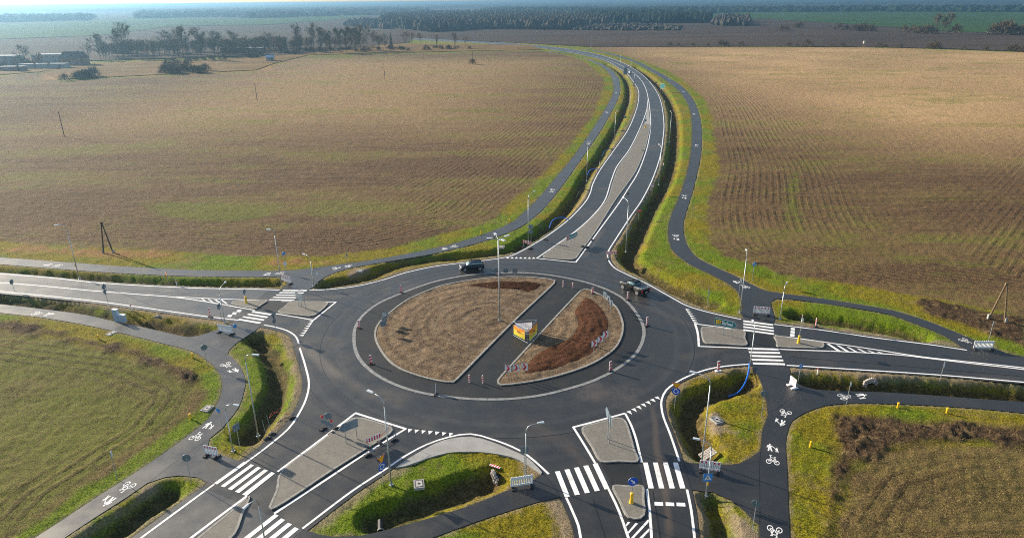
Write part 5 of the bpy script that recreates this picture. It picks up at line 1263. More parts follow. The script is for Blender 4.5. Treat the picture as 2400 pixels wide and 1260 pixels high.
g = G(893,1219); root = thing('drain_pipe', 'dark pipe end sticking out of the south ditch slope', 'pipe', (g[0], g[1], -.6), R(20))
MB().tube([(-.2, -.6, .0), (0, .5, .2)], .24, 14, False).build('pipe', DARKP, root); MB().tube([(-.2, -.6, .0), (-.18, -.5, .02)], .28, 14, False).build('rim', CONC, root)
# cobbled outfall in the south-east corner ditch
g = G(1658,1056); root = thing('cobbled_outfall', 'paved stone outfall at the end of the south-east corner ditch', 'outfall', (g[0], g[1], -.65), R(20))
for i in range(6):
    for j in range(4): MB().box((-.55+i*.26, -.4+j*.28, (i)*.10+.03*random.random()), (.22, .24, .14), 0, Matrix.Rotation(R(-20), 3, 'Y')).build('stone', STONE, root)
HOSE = plain('hose_blue', (.01, .14, .62), .35, 0, .06); HOSE2 = plain('hose_teal', (.01, .12, .22), .45)
def hose(pts, r, label, m, z):
    P = catmull(GP(pts), .5); n = len(P); zz = np.interp(np.linspace(0, 1, n), np.linspace(0, 1, len(z)), z)
    mb = MB(); mb.tube([(p[0], p[1], zz[i]) for i, p in enumerate(P)], r, 8); tag(mb.build('hose', m, smooth=True), label, 'hose', 'drain hoses in the ditches')
hose([(1755,857),(1755,866),(1752,880),(1744,893),(1730,902),(1709,906)], .10, 'thick bright blue hose running into the south-east corner ditch', HOSE, [.35,.15,-.1,-.6,-1.05,-1.35])
hose([(1287,527),(1296,518),(1308,513),(1322,512),(1332,515)], .10, 'blue drain hose nearest to the roundabout left of the north road', HOSE, [-.7,.1,.3,.25,.05])
hose([(1376,406),(1384,400),(1395,397),(1405,398)], .10, 'second blue drain hose left of the north road', HOSE, [-.7,.2,.3,.05])
hose([(1411,361),(1420,354),(1430,350),(1439,350)], .10, 'third teal drain hose left of the north road', HOSE2, [-.7,.2,.3,.05])
hose([(1446,312),(1454,308),(1466,307)], .10, 'farthest teal drain hose left of the north road', HOSE2, [-.7,.3,.05])
hose([(1351,456),(1360,450),(1372,446),(1384,447)], .09, 'black drain hose left of the north road', BLACK, [-.7,.2,.3,.05])
# standing water in two ditch beds
WATER = plain('ditch_water', (.03, .035, .04), .05, 0, .2, 2.0, .6)
for px, w_, z_ in (([(384,1172),(362,1188),(338,1206),(318,1222)], .5, -1.36), ([(612,990),(600,1004),(590,1016),(580,1024)], .6, -1.62)):
    P = catmull(np.array([G(p[0], p[1], z_) for p in px]), .6); mb = MB(); mb.ribbon(P, w_, z_); struct('water', mb, WATER)
# ================================================================== VEHICLES
def car_paint(name, col):
    m, nt, b = nodes(name); f = noise(nt, objco(nt), 3.0, 3)
    nt.links.new(mixc(nt, f, tuple(c*.8 for c in col), col), b.inputs['Base Color'])
    b.inputs['Roughness'].default_value = .42; b.inputs['Specular IOR Level'].default_value = .35; b.inputs['Coat Weight'].default_value = .12; b.inputs['Coat Roughness'].default_value = .05; b.inputs['Metallic'].default_value = .2
    return m
GLASS = plain('car_glass', (.10, .20, .23), .06, .0, .15, 2, 1.0, 1.0)
TYRE = plain('tyre', (.015, .015, .016), .85); RIM = plain('alloy_rim', (.62, .62, .63), .28, .8, .1)
CHROME = plain('bright_trim', (.45, .45, .47), .25, .9); TAIL = plain('tail_lamp', (.45, .015, .02), .2); HEADL = plain('head_lamp', (.75, .78, .8), .12); PLASTIC = plain('black_plastic', (.018, .018, .02), .5)
def loft(secs, name, m, parent, bev=0.0):
    """closed rings joined in order; each ring is a list of 3-D points"""
    n = len(secs[0]); V = [p for s in secs for p in s]; F = []
    for i in range(len(secs)-1):
        for k in range(n): F.append((i*n+k, i*n+(k+1) % n, (i+1)*n+(k+1) % n, (i+1)*n+k))
    F += [tuple(range(n))[::-1], tuple((len(secs)-1)*n+k for k in range(n))]
    mb = MB(); mb.add(V, F); me = mb.mesh(name)
    bm = bmesh.new(); bm.from_mesh(me); bmesh.ops.recalc_face_normals(bm, faces=bm.faces); bm.to_mesh(me); bm.free(); me.shade_smooth()
    o = link(name, me, m, parent)
    return o
def sec(x, w, zb, zs, zt, wt):
    """one cross-section: floor, sill, waist and shoulder"""
    return [(x, -w*.88, zb), (x, -w, zb+.12), (x, -w, zs), (x, -wt, zt), (x, wt, zt), (x, w, zs), (x, w, zb+.12), (x, w*.88, zb)]
def wheel(root, x, y, r, w):
    o = MB().tube([(x, y-w/2, r), (x, y+w/2, r)], r, 18).build('wheel', TYRE, root)
    sgn = 1 if y > 0 else -1
    MB().tube([(x, y+sgn*(w/2-.02), r), (x, y+sgn*(w/2+.012), r)], r*.76, 16).build('rim', RIM, o)
    mb = MB()
    for k in range(5):
        a = 2*math.pi*k/5+.3; mb.box((x+math.cos(a)*r*.42, y+sgn*(w/2+.014), r+math.sin(a)*r*.42), (.07, .006, .12), 0, Matrix.Rotation(-a, 3, 'Y'))
    mb.build('rim_opening', PLASTIC, o)
    MB().tube([(x, y+sgn*.0, r), (x, y+sgn*(w/2+.02), r)], r*.14, 8).build('hub', RIM, o)
def place_vehicle(front_px, rear_px, half_w, fx, rx):
    """near-side wheel contacts -> origin and heading (local +x forward, +y to the vehicle's left)"""
    f, r = G(*front_px), G(*rear_px); h = f-r; h /= np.hypot(*h); n_ = np.array((-h[1], h[0]))
    c = (f+r)/2; side = 1 if (c@n_) < 0 else -1       # which side looks at the viewer
    c = c - n_*side*half_w if False else c - side*n_*half_w
    return c-h*(fx+rx)/2, math.atan2(h[1], h[0]), side

# --- dark hatchback
PB = car_paint('dark_blue_paint', (.008, .014, .028))
c, a, _ = place_vehicle((1090,636.3), (1125,633), .76, 1.30, -1.30)
car = thing('hatchback_car', 'dark blue hatchback driving round the north side of the roundabout', 'car', (c[0], c[1], .012), a)
W = .87
loft([sec(2.06, .62, .34, .50, .60, .50), sec(1.98, .76, .22, .58, .70, .66), sec(1.62, .86, .18, .68, .84, .74), sec(1.05, W, .18, .78, .95, .76), sec(.2, W, .18, .84, .98, .78), sec(-.8, W, .18, .87, 1.0, .78), sec(-1.6, W, .18, .90, 1.02, .76), sec(-1.95, .84, .24, .90, 1.0, .72), sec(-2.08, .74, .36, .84, .94, .62)], 'body', PB, car)
gh = loft([sec(1.08, .74, .92, .93, .94, .70), sec(.42, .75, .92, 1.30, 1.36, .58), sec(.0, .75, .92, 1.42, 1.47, .57), sec(-.9, .75, .92, 1.42, 1.47, .56), sec(-1.55, .74, .92, 1.34, 1.40, .55), sec(-1.98, .70, .92, .97, 1.0, .62)], 'windows', GLASS, car)
loft([sec(.44, .60, 1.345, 1.36, 1.385, .56), sec(.0, .60, 1.44, 1.47, 1.50, .54), sec(-.9, .60, 1.44, 1.47, 1.50, .53), sec(-1.62, .58, 1.36, 1.385, 1.42, .52)], 'roof', PB, car)
for s in (-1, 1):
    for x0, x1 in ((.38, .98), (-.35, -.35), (-1.1, -1.1), (-1.58, -1.92)):
        z1 = 1.36 if x0 != x1 else 1.42
        MB().tube([(x0, s*.60, z1), (x1, s*.752, .95)], .035, 6).build('pillar', PB, car)
    MB().box((.78, s*.93, 1.0), (.16, .18, .13)).build('mirror', PB, car)
    MB().box((1.9, s*.60, .66), (.22, .30, .14), s*-.35).build('headlight', HEADL, car)
    MB().box((-2.0, s*.66, .86), (.12, .22, .26)).build('tail_light', TAIL, car)
    for x in (1.30, -1.30):
        wheel(car, x, s*.79, .315, .2); MB().tube([(x, s*.80, .33), (x, s*.876, .33)], .36, 16).build('wheel_arch', PLASTIC, car)
MB().box((2.07, 0, .42), (.04, .8, .14)).build('grille', PLASTIC, car); MB().box((2.08, 0, .34), (.03, .5, .1)).build('number_plate', SIGNWHITE, car); MB().box((-2.10, 0, .6), (.03, .5, .1)).build('number_plate', SIGNWHITE, car)

# --- black double-cab pickup
PK = car_paint('black_paint', (.008, .009, .010))
c, a, _ = place_vehicle((1461,677), (1493,691), .80, 1.55, -1.55)
tr = thing('pickup_truck', 'black double-cab pickup with covered bed leaving the north-east of the roundabout', 'pickup truck', (c[0], c[1], .012), a)
W = .92
loft([sec(2.52, .74, .55, .88, .98, .66), sec(2.42, .84, .42, .95, 1.08, .76), sec(1.9, .91, .42, 1.02, 1.16, .80), sec(.95, W, .42, 1.08, 1.22, .82), sec(0, W, .42, 1.10, 1.22, .82), sec(-.72, W, .42, 1.10, 1.22, .82)], 'body', PK, tr)
bed = loft([sec(-.76, W, .52, 1.08, 1.20, .89), sec(-2.0, W, .52, 1.08, 1.20, .89), sec(-2.52, .90, .56, 1.08, 1.20, .88), sec(-2.60, .88, .62, 1.06, 1.16, .86)], 'cargo_bed', PK, tr)
mb = MB(); mb.box((-1.68, 0, 1.215), (1.70, 1.56, .04)); mb.build('bed_cover', plain('bed_cover_grey', (.10, .115, .13), .35), bed)
for k in range(6): MB().box((-.95-k*.29, 0, 1.238), (.02, 1.5, .01)).build('cover_rib', PLASTIC, bed)
for s in (-1, 1): MB().tube([(-.85, s*.85, 1.26), (-2.5, s*.85, 1.26)], .025, 6).build('rail', CHROME, bed)
loft([sec(1.0, .80, 1.18, 1.20, 1.22, .74), sec(.40, .80, 1.16, 1.56, 1.62, .66), sec(.1, .80, 1.16, 1.66, 1.70, .64), sec(-.55, .80, 1.16, 1.66, 1.70, .63), sec(-.74, .80, 1.16, 1.58, 1.63, .64)], 'windows', GLASS, tr)
loft([sec(.42, .67, 1.61, 1.63, 1.66, .62), sec(.08, .67, 1.69, 1.72, 1.75, .61), sec(-.55, .67, 1.69, 1.72, 1.75, .60), sec(-.78, .66, 1.62, 1.65, 1.68, .60)], 'roof', PK, tr)
for s in (-1, 1):
    for x0, x1 in ((.40, .95), (-.12, -.10), (-.70, -.74)): MB().tube([(x0, s*.67, 1.66), (x1, s*.81, 1.20)], .045, 6).build('pillar', PK, tr)
    MB().box((.75, s*1.02, 1.28), (.18, .22, .18)).build('mirror', CHROME, tr); MB().box((2.36, s*.66, .94), (.14, .24, .16), s*-.3).build('headlight', HEADL, tr)
    MB().box((-2.58, s*.80, .92), (.10, .18, .40)).build('tail_light', TAIL, tr); MB().box((.1, s*.98, .42), (1.9, .14, .05)).build('side_step', PLASTIC, tr)
    for xd in (.25, -.45): MB().box((xd, s*.94, 1.02), (.18, .03, .04)).build('door_handle', CHROME, tr)
    for x in (1.55, -1.55):
        wheel(tr, x, s*.83, .385, .26); MB().tube([(x, s*.84, .41), (x, s*.93, .41)], .45, 18).build('wheel_arch', PLASTIC, tr)
MB().box((2.53, 0, .78), (.05, 1.0, .22)).build('grille', CHROME, tr); MB().box((2.50, 0, .52), (.12, 1.6, .18)).build('front_bumper', PK, tr); MB().box((-2.64, 0, .50), (.16, 1.6, .14)).build('rear_bumper', PLASTIC, tr)
MB().box((-2.62, 0, 1.02), (.02, .22, .06)).build('badge', CHROME, tr); MB().box((-2.66, 0, .62), (.02, .5, .11)).build('number_plate', SIGNWHITE, tr)
MB().box((-.77, 0, 1.42), (.02, 1.1, .28)).build('rear_window', GLASS, tr)
# --- far car on the north road
f = G(1477,172); fr = G(1472,169.5); h_ = fr-f
fc = thing('distant_car', 'tiny white and dark car on the far bend of the north road', 'car', (f[0], f[1], .012), math.atan2(h_[1], h_[0]))
loft([sec(2.0, .7, .3, .6, .7, .6), sec(1.0, .85, .2, .8, .95, .75), sec(-1.8, .85, .2, .9, 1.0, .75), sec(-2.0, .75, .3, .8, .95, .65)], 'body', car_paint('white_paint', (.7, .7, .7)), fc)
loft([sec(1.0, .74, .9, .93, .95, .7), sec(.3, .74, .9, 1.35, 1.42, .58), sec(-1.3, .74, .9, 1.35, 1.42, .56), sec(-1.9, .7, .9, .95, 1.0, .6)], 'windows', GLASS, fc)
for s in (-1, 1):
    for x in (1.25, -1.25): MB().tube([(x, s*.7, .31), (x, s*.88, .31)], .31, 12).build('wheel', TYRE, fc)
# ================================================================== FAR COUNTRY
def leafmat(name, c1, c2, sc=.6):
    m, nt, b = nodes(name); oi = N(nt, 'ShaderNodeObjectInfo').outputs['Random']
    f = noise(nt, objco(nt), sc, 4, .7)
    col = mixc(nt, ramp(nt, f, .3, .7), c1, c2); col = mixc(nt, mth(nt, 'MULTIPLY', oi, .35), col, tuple(x*.6 for x in c1))
    nt.links.new(col, b.inputs['Base Color']); b.inputs['Roughness'].default_value = .95; b.inputs['Specular IOR Level'].default_value = .05
    return m
WOODM = leafmat('bare_wood', (.08, .065, .05), (.18, .15, .115)); TWIG = leafmat('twigs', (.13, .105, .07), (.28, .225, .15)); TWIGP = leafmat('birch_twigs', (.22, .15, .11), (.40, .29, .21))
MISTLE = leafmat('mistletoe', (.045, .060, .012), (.10, .12, .03)); NEEDLE = leafmat('needles', (.014, .032, .018), (.035, .065, .032)); BUSHM = leafmat('bush_twigs', (.08, .06, .038), (.22, .165, .09))
def bare_tree(seed, h, spread, levels=4, mist=0, upright=.6, twigs=900):
    rd = random.Random(seed); tr_ = MB(); tips = []
    def grow(p, d, L, r, lev):
        q = p+d*L*.5+Vector((rd.uniform(-.06, .06), rd.uniform(-.06, .06), 0))*L; e = p+d*L
        tr_.tube([p, q, e], [r, r*.8, r*.5], 4 if lev else 6, False)
        if lev: tips.append((e, d)); tips.append((q, d))
        if lev >= levels: return
        n_ = rd.randint(9, 12) if lev == 0 else (4 if lev == 1 else 3)
        for i_ in range(n_):
            t_ = (.22+.78*i_/n_) if lev == 0 else rd.uniform(.3, 1.0)
            a_ = rd.uniform(0, 6.283); sp_ = spread*rd.uniform(.7, 1.25)
            dv = (d*(1.0 if lev else .75*upright+.35)+Vector((math.cos(a_), math.sin(a_), .12))*sp_).normalized()
            grow(p.lerp(e, t_), dv, L*((.62-.38*t_) if lev == 0 else rd.uniform(.42, .65)), r*(.5 if lev == 0 else .55), lev+1)
    grow(Vector((0, 0, -.3)), Vector((rd.uniform(-.06, .06), rd.uniform(-.06, .06), 1)).normalized(), h*.86, h*.016, 0)
    zm = max(t[0].z for t in tips); k = h*.92/zm
    cr = MB()
    for _ in range(twigs):
        e, d = rd.choice(tips); s = e+Vector((rd.gauss(0, 1), rd.gauss(0, 1), rd.gauss(0, .8)))*h*.025
        v = (d+Vector((rd.uniform(-1, 1), rd.uniform(-1, 1), rd.uniform(-.4, .9)))*.9).normalized()*h*rd.uniform(.04, .11); w = Vector((rd.uniform(-1, 1), rd.uniform(-1, 1), rd.uniform(-1, 1))).normalized()*h*.0045
        cr.add([s-w, s+w, s+v], [(0, 1, 2)])
    ms = MB()
    for _ in range(mist):
        e, d = rd.choice(tips); 
        if e.z < zm*.62: continue
        blobm(ms, e, h*rd.uniform(.022, .036), rd)
    for b_ in (tr_, cr, ms): b_.v = [(x*k, y*k, z*k) for x, y, z in b_.v]
    return tr_.mesh('trunk'), cr.mesh('crown'), (ms.mesh('mistletoe') if ms.v else None)
def blobm(mb, c, r, rd, sq=1.0):
    V = []; F = []
    for i, (zz, rr_) in enumerate(((-.85, .45), (-.3, .95), (.35, .9), (.85, .4))):
        for k in range(6): a = k*math.pi/3+i*.5; q = r*rd.uniform(.8, 1.2); V.append((c[0]+math.cos(a)*rr_*q, c[1]+math.sin(a)*rr_*q, c[2]+zz*r*sq))
    for i in range(3):
        for k in range(6): F.append((i*6+k, i*6+(k+1) % 6, i*6+6+(k+1) % 6, i*6+6+k))
    F += [tuple(range(6))[::-1], tuple(range(18, 24))]; mb.add(V, F)
def conifer(seed, h):
    rd = random.Random(seed); t = MB(); t.tube([(0, 0, -.3), (0, 0, h*.95)], [h*.02, h*.004], 6); c = MB()
    for i in range(420):
        z = h*(.08+.92*(i/420)); rad = (1-(z/h))*h*.20+.15; a = rd.uniform(0, 6.283); p = Vector((math.cos(a)*rad*rd.uniform(.2, .6), math.sin(a)*rad*rd.uniform(.2, .6), z))
        v = Vector((math.cos(a), math.sin(a), rd.uniform(-.5, .1)))*rad*rd.uniform(.5, .9); w = Vector((-math.sin(a), math.cos(a), rd.uniform(-.3, .3)))*h*.03
        c.add([p-w, p+w, p+v], [(0, 1, 2)])
    return t.mesh('trunk'), c.mesh('crown'), None
def bush(seed, h):
    rd = random.Random(seed); c = MB(); t = MB()
    for _ in range(7): a = rd.uniform(0, 6.28); t.tube([(0, 0, -.1), (math.cos(a)*h*.35, math.sin(a)*h*.35, h*.6)], [h*.03, h*.012], 4, False)
    for _ in range(420):
        a = rd.uniform(0, 6.283); el = rd.uniform(.0, 1.5); q = h*rd.uniform(.4, .95); s = Vector((math.cos(a)*math.cos(el)*q*.8, math.sin(a)*math.cos(el)*q*.8, math.sin(el)*q*.9)); v = s.normalized()*h*.2+Vector((rd.uniform(-1, 1), rd.uniform(-1, 1), rd.uniform(-.5, 1)))*h*.12
        w = Vector((rd.uniform(-1, 1), rd.uniform(-1, 1), rd.uniform(-1, 1)))*h*.03; c.add([s-w, s+w, s+v], [(0, 1, 2)])
    return t.mesh('stem'), c.mesh('crown'), None
PROTO = {'tall': [bare_tree(s, 20, .55, 3, 30, .9, 1700) for s in (1, 2, 3)], 'round': [bare_tree(s, 13, .95, 3, 0, .6, 1900) for s in (11, 12, 13)], 'few': [bare_tree(s, 15, .6, 3, 8, .7, 700) for s in (21, 22)], 'birch': [bare_tree(s, 9, .6, 3, 0, .9, 1300) for s in (31, 32)], 'conifer': [conifer(s, 12) for s in (41, 42)], 'bush': [bush(s, 2.5) for s in (51, 52, 53)]}
HREF = {'tall': 20, 'round': 13, 'few': 15, 'birch': 9, 'conifer': 12, 'bush': 2.5}
def tree(kind, base, top_y, label, group=None, hm=None, z=None):
    g = G(*base); h = hm if hm else HT(base, (base[0], top_y)); rd = random.Random(int(base[0]*7+base[1]*13)); tm, cm, mm = rd.choice(PROTO[kind])
    nm = {'conifer': 'conifer_tree', 'bush': 'bush', 'birch': 'birch_tree'}.get(kind, 'bare_tree')
    root = thing(nm, label, 'bush' if kind == 'bush' else 'tree', (g[0], g[1], .3 if z is None else z), rd.uniform(0, 6.28), group); s = h/HREF[kind]; root.scale = (s*rd.uniform(.9, 1.15),)*2+(s,)
    link(tm.name.split('.')[0], tm, WOODM, root)
    link('crown', cm, {'conifer': NEEDLE, 'bush': BUSHM, 'birch': TWIGP}.get(kind, TWIG), root)
    if mm: tag(link('mistletoe', mm, MISTLE, root), kind='stuff')
    return root
GT = 'bare trees behind the left field'
for k, b_, t, l in (('tall',(696,117),51,'broad tall bare tree, leftmost of the mistletoe row'), ('tall',(736,112),49,'tall dense bare tree behind the leaning trunk'), ('tall',(752,124),58,'tall slim tree at the left field edge left of the forked pair'), ('few',(767,124),71,'short sparse tree of the pair at the field edge'), ('few',(775,124),66,'bare single stem right of the short sparse tree'), ('tall',(797,121),60,'first tree of the right mistletoe clump'), ('tall',(812,121),57,'second tree of the right mistletoe clump'), ('tall',(826,116),60,'tree at the back of the right mistletoe clump'), ('tall',(834,118),55,'tall middle tree of the right mistletoe clump'), ('tall',(845,119),54,'tallest tree at the right of the mistletoe clump'), ('few',(860,113),56,'thin tree with green tuft ending the mistletoe clump'),
    ('birch',(875,112),70,'pinkish birch right of the mistletoe clump'), ('few',(902,110),76,'thin tree before the far bright road'), ('conifer',(917,111),77,'dark evergreen near the far bright road'), ('birch',(951,107),70,'tall pinkish birch before the far road'), ('birch',(966,106),74,'slim pinkish birch right of the tallest birch'), ('birch',(985,105),74,'pinkish birch where the far road bends'), ('birch',(1024,110),78,'pale lone birch by the far road'), ('few',(1066,114),74,'dark forked tree before the far road'), ('birch',(1091,108),84,'small pale birch near the thin mast'),
    ('tall',(292,137),45,'big fan-shaped tree above the village edge'), ('few',(210,142),96,'sparse tree right of the white house'), ('tall',(233,132),75,'tree with mistletoe left of the fan-shaped tree'), ('tall',(432,138),54,'tall forked tree in the left wood'), ('round',(392,126),67,'round dense crown in the left wood'), ('tall',(472,131),59,'tall tree with dark tufts in the left wood'), ('round',(512,131),68,'bushy bare tree left of the long barn'), ('round',(548,126),68,'wide bare crown over the long barn'), ('round',(60,149),102,'large bare tree behind the village houses'), ('birch',(95,160),121,'pink round tree in front of the white house'), ('conifer',(44,168),140,'dark conical evergreen by the village shed'), ('conifer',(226,172),148,'narrow dark evergreen at the left field corner'), ('conifer',(660,124),82,'left of two dark spruces beside the mistletoe row'), ('conifer',(672,126),86,'right of two dark spruces beside the mistletoe row'), ('birch',(633,120),72,'white-stemmed birch in the left wood')):
    tree(k, b_, t, l, GT if k in ('tall', 'few', 'round') else None)
rd = random.Random(5)
for i in range(165):
    x = rd.uniform(235, 720); y = 140-(x-235)/485*18+rd.uniform(-12, 3); tree(rd.choice(('round', 'round', 'tall', 'birch')), (x, y), 0, 'bare grey tree in the wood behind the left field', 'wood behind the left field', rd.uniform(9, 15))
for i in range(62):
    x = rd.uniform(570, 905); tree(rd.choice(('round', 'birch', 'round', 'few')), (x, 121-(x-570)/335*9+rd.uniform(-5, 2)), 0, 'leafless tree filling the grove before the far road', 'grove before the far road', rd.uniform(7, 13))
for i in range(16): tree(rd.choice(('round', 'bush', 'birch')), (rd.uniform(-20, 215), rd.uniform(151, 167)), 0, 'garden tree among the village houses', 'garden trees of the village', rd.uniform(4, 8))
for i in range(80):
    x = rd.uniform(400, 1110); y = 152-(x-400)/300*26 if x < 700 else 124-(x-700)/400*6; tree('bush', (x, y+rd.uniform(-6, 1)), 0, 'low brown bush on the rough strip behind the left field', 'bushes behind the left field', rd.uniform(2.0, 4.2))
for i in range(20):
    tree('bush', (rd.uniform(385, 505), rd.uniform(158, 174)), 0, 'grey thicket bush at the left field corner', 'thicket at the left field corner', rd.uniform(3.5, 6))
for i in range(9): tree('bush', (180+i*5, 186-i*.8), 0, 'dark hedge bush at the left field corner', 'dark hedge at the left field corner', rd.uniform(4, 6))
tree('bush', (152,189), 0, 'lone dark bush at the edge of the left field', None, 4.2); tree('bush', (1107,150.5), 0, 'small green bush at the foot of a timber pole', None, 4.0)
for x, y, h in ((1875,66,9),(1830,74,8),(1842,73,7),(1865,66,7),(1966,71,10),(1985,71,7),(2003,73,9),(2015,73,10),(2026,73.5,11),(2035,74,9),(2043,74,9),(2120,76,9),(2140,78,10),(2155,79,9),(2170,79.5,11),(2183,80,10),(2240,81,12),(2330,81,13),(2345,82,16),(2360,82.5,17),(2375,82.5,12),(2395,82,12),(2410,82,12)): tree('bush', (x, y), 0, 'dark field-edge bush in front of the far meadow', 'bushes before the far meadow', h, .7)
for x, y, h in ((2196,80,26),(2222,80,28),(2210,80.5,18)): tree('tall', (x, y), 0, 'tall bare tree among the bushes before the far meadow', 'bushes before the far meadow', h, .7)
for x, y, h in ((1570,108,5),(1590,108,4),(1625,108,4),(1660,108.5,4),(1690,108,8),(1702,108,6),(1738,108,6),(1850,109.5,5),(1868,109.5,4),(1893,109.5,9),(1950,110,4),(1975,110,5),(2060,111,6),(2075,111,4),(2110,112,5),(2180,113.5,7),(2190,114,9),(2197,114.5,7),(2260,117,4),(2310,118.5,5),(2366,120.5,7),(2380,121,8),(2396,122,6)): tree('bush', (x, y), 0, 'pale bush on the field boundary at the right', 'boundary bushes of the right field', h*.75)
# woods that read as one mass
FORD = leafmat('wood_deciduous', (.045, .046, .042), (.105, .095, .08), .05); FORC = leafmat('wood_conifer', (.012, .026, .020), (.03, .05, .034), .05); FORF = leafmat('wood_horizon', (.020, .032, .030), (.045, .055, .045), .02)
def inside(P, x, y):
    return sdf(np.array(x, np.float32), np.array(y, np.float32), P, 1.0) > 0
def wood(pts, n, h, r, m, label, seed):
    P = GP(pts); lo, hi = P.min(0), P.max(0); rg = np.random.default_rng(seed); rd = random.Random(seed); mb = MB(); made = 0
    while made < n:
        t = rg.random(4000); y = lo[1]*(hi[1]/lo[1])**t; x = lo[0]+(hi[0]-lo[0])*rg.random(4000); ok = inside(P, x, y)
        for a, b_ in zip(x[ok], y[ok]):
            f = max(1.0, b_/1400); hh = h*rd.uniform(.45, 1.25); rr_ = r*rd.uniform(.7, 1.3)*f
            V = []
            for zz, q in ((0, .55), (.35, 1.0), (.72, .8), (1.0, .18)):
                for k in range(5): an = k*1.2566+rd.random()*.6; V.append((a+math.cos(an)*rr_*q*rd.uniform(.7, 1.2), b_+math.sin(an)*rr_*q, hh*zz*rd.uniform(.9, 1.1)))
            mb.add(V, [(i*5+k, i*5+(k+1) % 5, i*5+5+(k+1) % 5, i*5+5+k) for i in range(3) for k in range(5)]+[(15, 16, 17, 18, 19)])
            made += 1
            if made >= n: break
    return tag(mb.build('woodland', m), label, 'wood', None, 'stuff')
wood([(890,62),(1010,76),(1130,69),(1200,69.5),(1300,70.5),(1340,71),(1350,62),(1440,58),(1400,45),(1200,33),(1000,36),(900,44)], 5200, 14, 5.0, FORD, 'grey leafless wood beyond the far road', 3)
wood([(1340,72),(1590,72.5),(1600,66),(1520,60),(1400,60)], 420, 5, 4.5, FORD, 'low scrub in front of the dark pines', 4)
wood([(1345,48),(1440,57),(1560,55),(1662,54),(1668,47),(1540,40),(1380,36)], 1500, 16, 4.5, FORC, 'dark pine wood right of the leafless wood', 5)
wood([(1665,61),(1760,62),(1755,50),(1690,44)], 260, 12, 5, FORD, 'small bare copse beside the far meadow', 6)
wood([(-300,54),(0,53),(210,48),(220,40),(0,42),(-300,44)], 700, 13, 8, FORD, 'hazy tree belt on the left beyond the meadow', 7)
wood([(320,44),(520,40),(600,44),(860,36),(1000,33),(1000,22),(600,24),(320,30)], 1700, 14, 9, FORD, 'hazy wood behind the left meadow', 8)
wood([(1180,31),(1400,36),(1560,38),(1720,30),(2100,27.5),(2500,30),(2900,31),(2900,22),(1180,24)], 2600, 15, 9, FORC, 'blue-green tree belt behind the far meadow', 9)
wood([(800,60),(860,66),(905,70),(930,60),(905,50),(850,52)], 330, 9, 5.0, FORD, 'thin outlying copse left of the leafless wood', 10)
wood([(1130,30),(1400,33),(1700,29),(1700,24),(1130,25)], 700, 15, 8, FORC, 'hazy pine strip above the leafless wood', 11)
def canopy(d0, d1, cell, h, label, seed):
    rg = np.random.default_rng(seed); V = []; F = []; ys = np.arange(d0, d1, cell); nx = 220
    for j, y in enumerate(ys):
        xs = np.linspace(-1.15*y, 1.15*y, nx)
        for x in xs: V.append((x+rg.uniform(-.3, .3)*cell, y+rg.uniform(-.3, .3)*cell, (0 if j == 0 else h*rg.uniform(.55, 1.1))))
    for j in range(len(ys)-1):
        for k in range(nx-1):
            F.append((j*nx+k, j*nx+k+1, (j+1)*nx+k+1, (j+1)*nx+k))
    mb = MB(); mb.add(V, F); return tag(mb.build('woodland', FORF), label, 'wood', None, 'stuff')
canopy(4700, 6600, 130, 15, 'first blue band of forest below the horizon', 1)
canopy(7600, 19500, 380, 20, 'farthest blue forest along the horizon', 2)
# village at the left
WALLW = plain('render_white', (.34, .34, .33), .9, 0, .1, .5); WALLB = plain('brick_dull', (.26, .17, .12), .9, 0, .2, 1.0); ROOFL = plain('pale_sheet_roof', (.30, .32, .33), .5, .1, .1, .4); ROOFD = plain('dark_tile_roof', (.10, .075, .065), .9, 0, .2, 1.0); ROOFB = plain('blue_sheet_roof', (.25, .42, .60), .4, .2, .1); PANE = plain('house_pane', (.05, .06, .07), .15)
def house(c, w, d, h, rz, label, wall=WALLW, roof=ROOFL, gable=0.0, floors=2, nwin=4, name='house', z=.3):
    g = G(*c); root = thing(name, label, 'house' if name == 'house' else 'shed', (g[0], g[1], z), R(rz))
    MB().box((0, 0, h/2-.2), (w, d, h+.4)).build('wall', wall, root)
    if gable:
        mb = MB(); e = .4; mb.add([(-w/2-e, -d/2-e, h), (w/2+e, -d/2-e, h), (w/2+e, d/2+e, h), (-w/2-e, d/2+e, h), (-w/2-e, 0, h+gable), (w/2+e, 0, h+gable)], [(0,1,5,4), (2,3,4,5), (0,4,3), (1,2,5), (3,2,1,0)]); rf = mb.build('roof', roof, root)
        MB().box((w*.2, d*.1, h+gable), (.7, .7, 1.6)).build('chimney', WALLB, rf)
    else: MB().box((0, 0, h+.12), (w+.6, d+.6, .24)).build('roof', roof, root)
    for f_ in range(floors):
        for k in range(nwin):
            x = -w/2+w*(k+.5)/nwin; zc = (f_+.55)*h/floors
            wo = MB().box((x, -d/2-.02, zc), (1.3, .08, 1.3)).build('window', WALLW, root); MB().box((x, -d/2-.07, zc), (1.1, .04, 1.1)).build('pane', PANE, wo)
    MB().box((w*.36, -d/2-.03, 1.0), (1.0, .08, 2.1)).build('door', ROOFD, root)
    return root
house((124,150), 24, 11, 7.0, 2, 'white two-storey flat-roofed house behind the pink tree', nwin=5)
house((18,152), 20, 11, 6.5, 0, 'pale flat-roofed house at the far left', nwin=4)
house((178,152), 16, 11, 5.0, -4, 'grey gabled house right of the white house', WALLB, ROOFD, 4.5, 1, 3)
house((105,160), 34, 6, 2.8, 2, 'long low shed with pale roof in front of the white house', WALLW, ROOFL, 0, 1, 4, 'shed')
house((32,166), 16, 6, 2.6, 0, 'low pale shed at the foot of the far left house', WALLB, ROOFL, 0, 1, 3, 'shed')
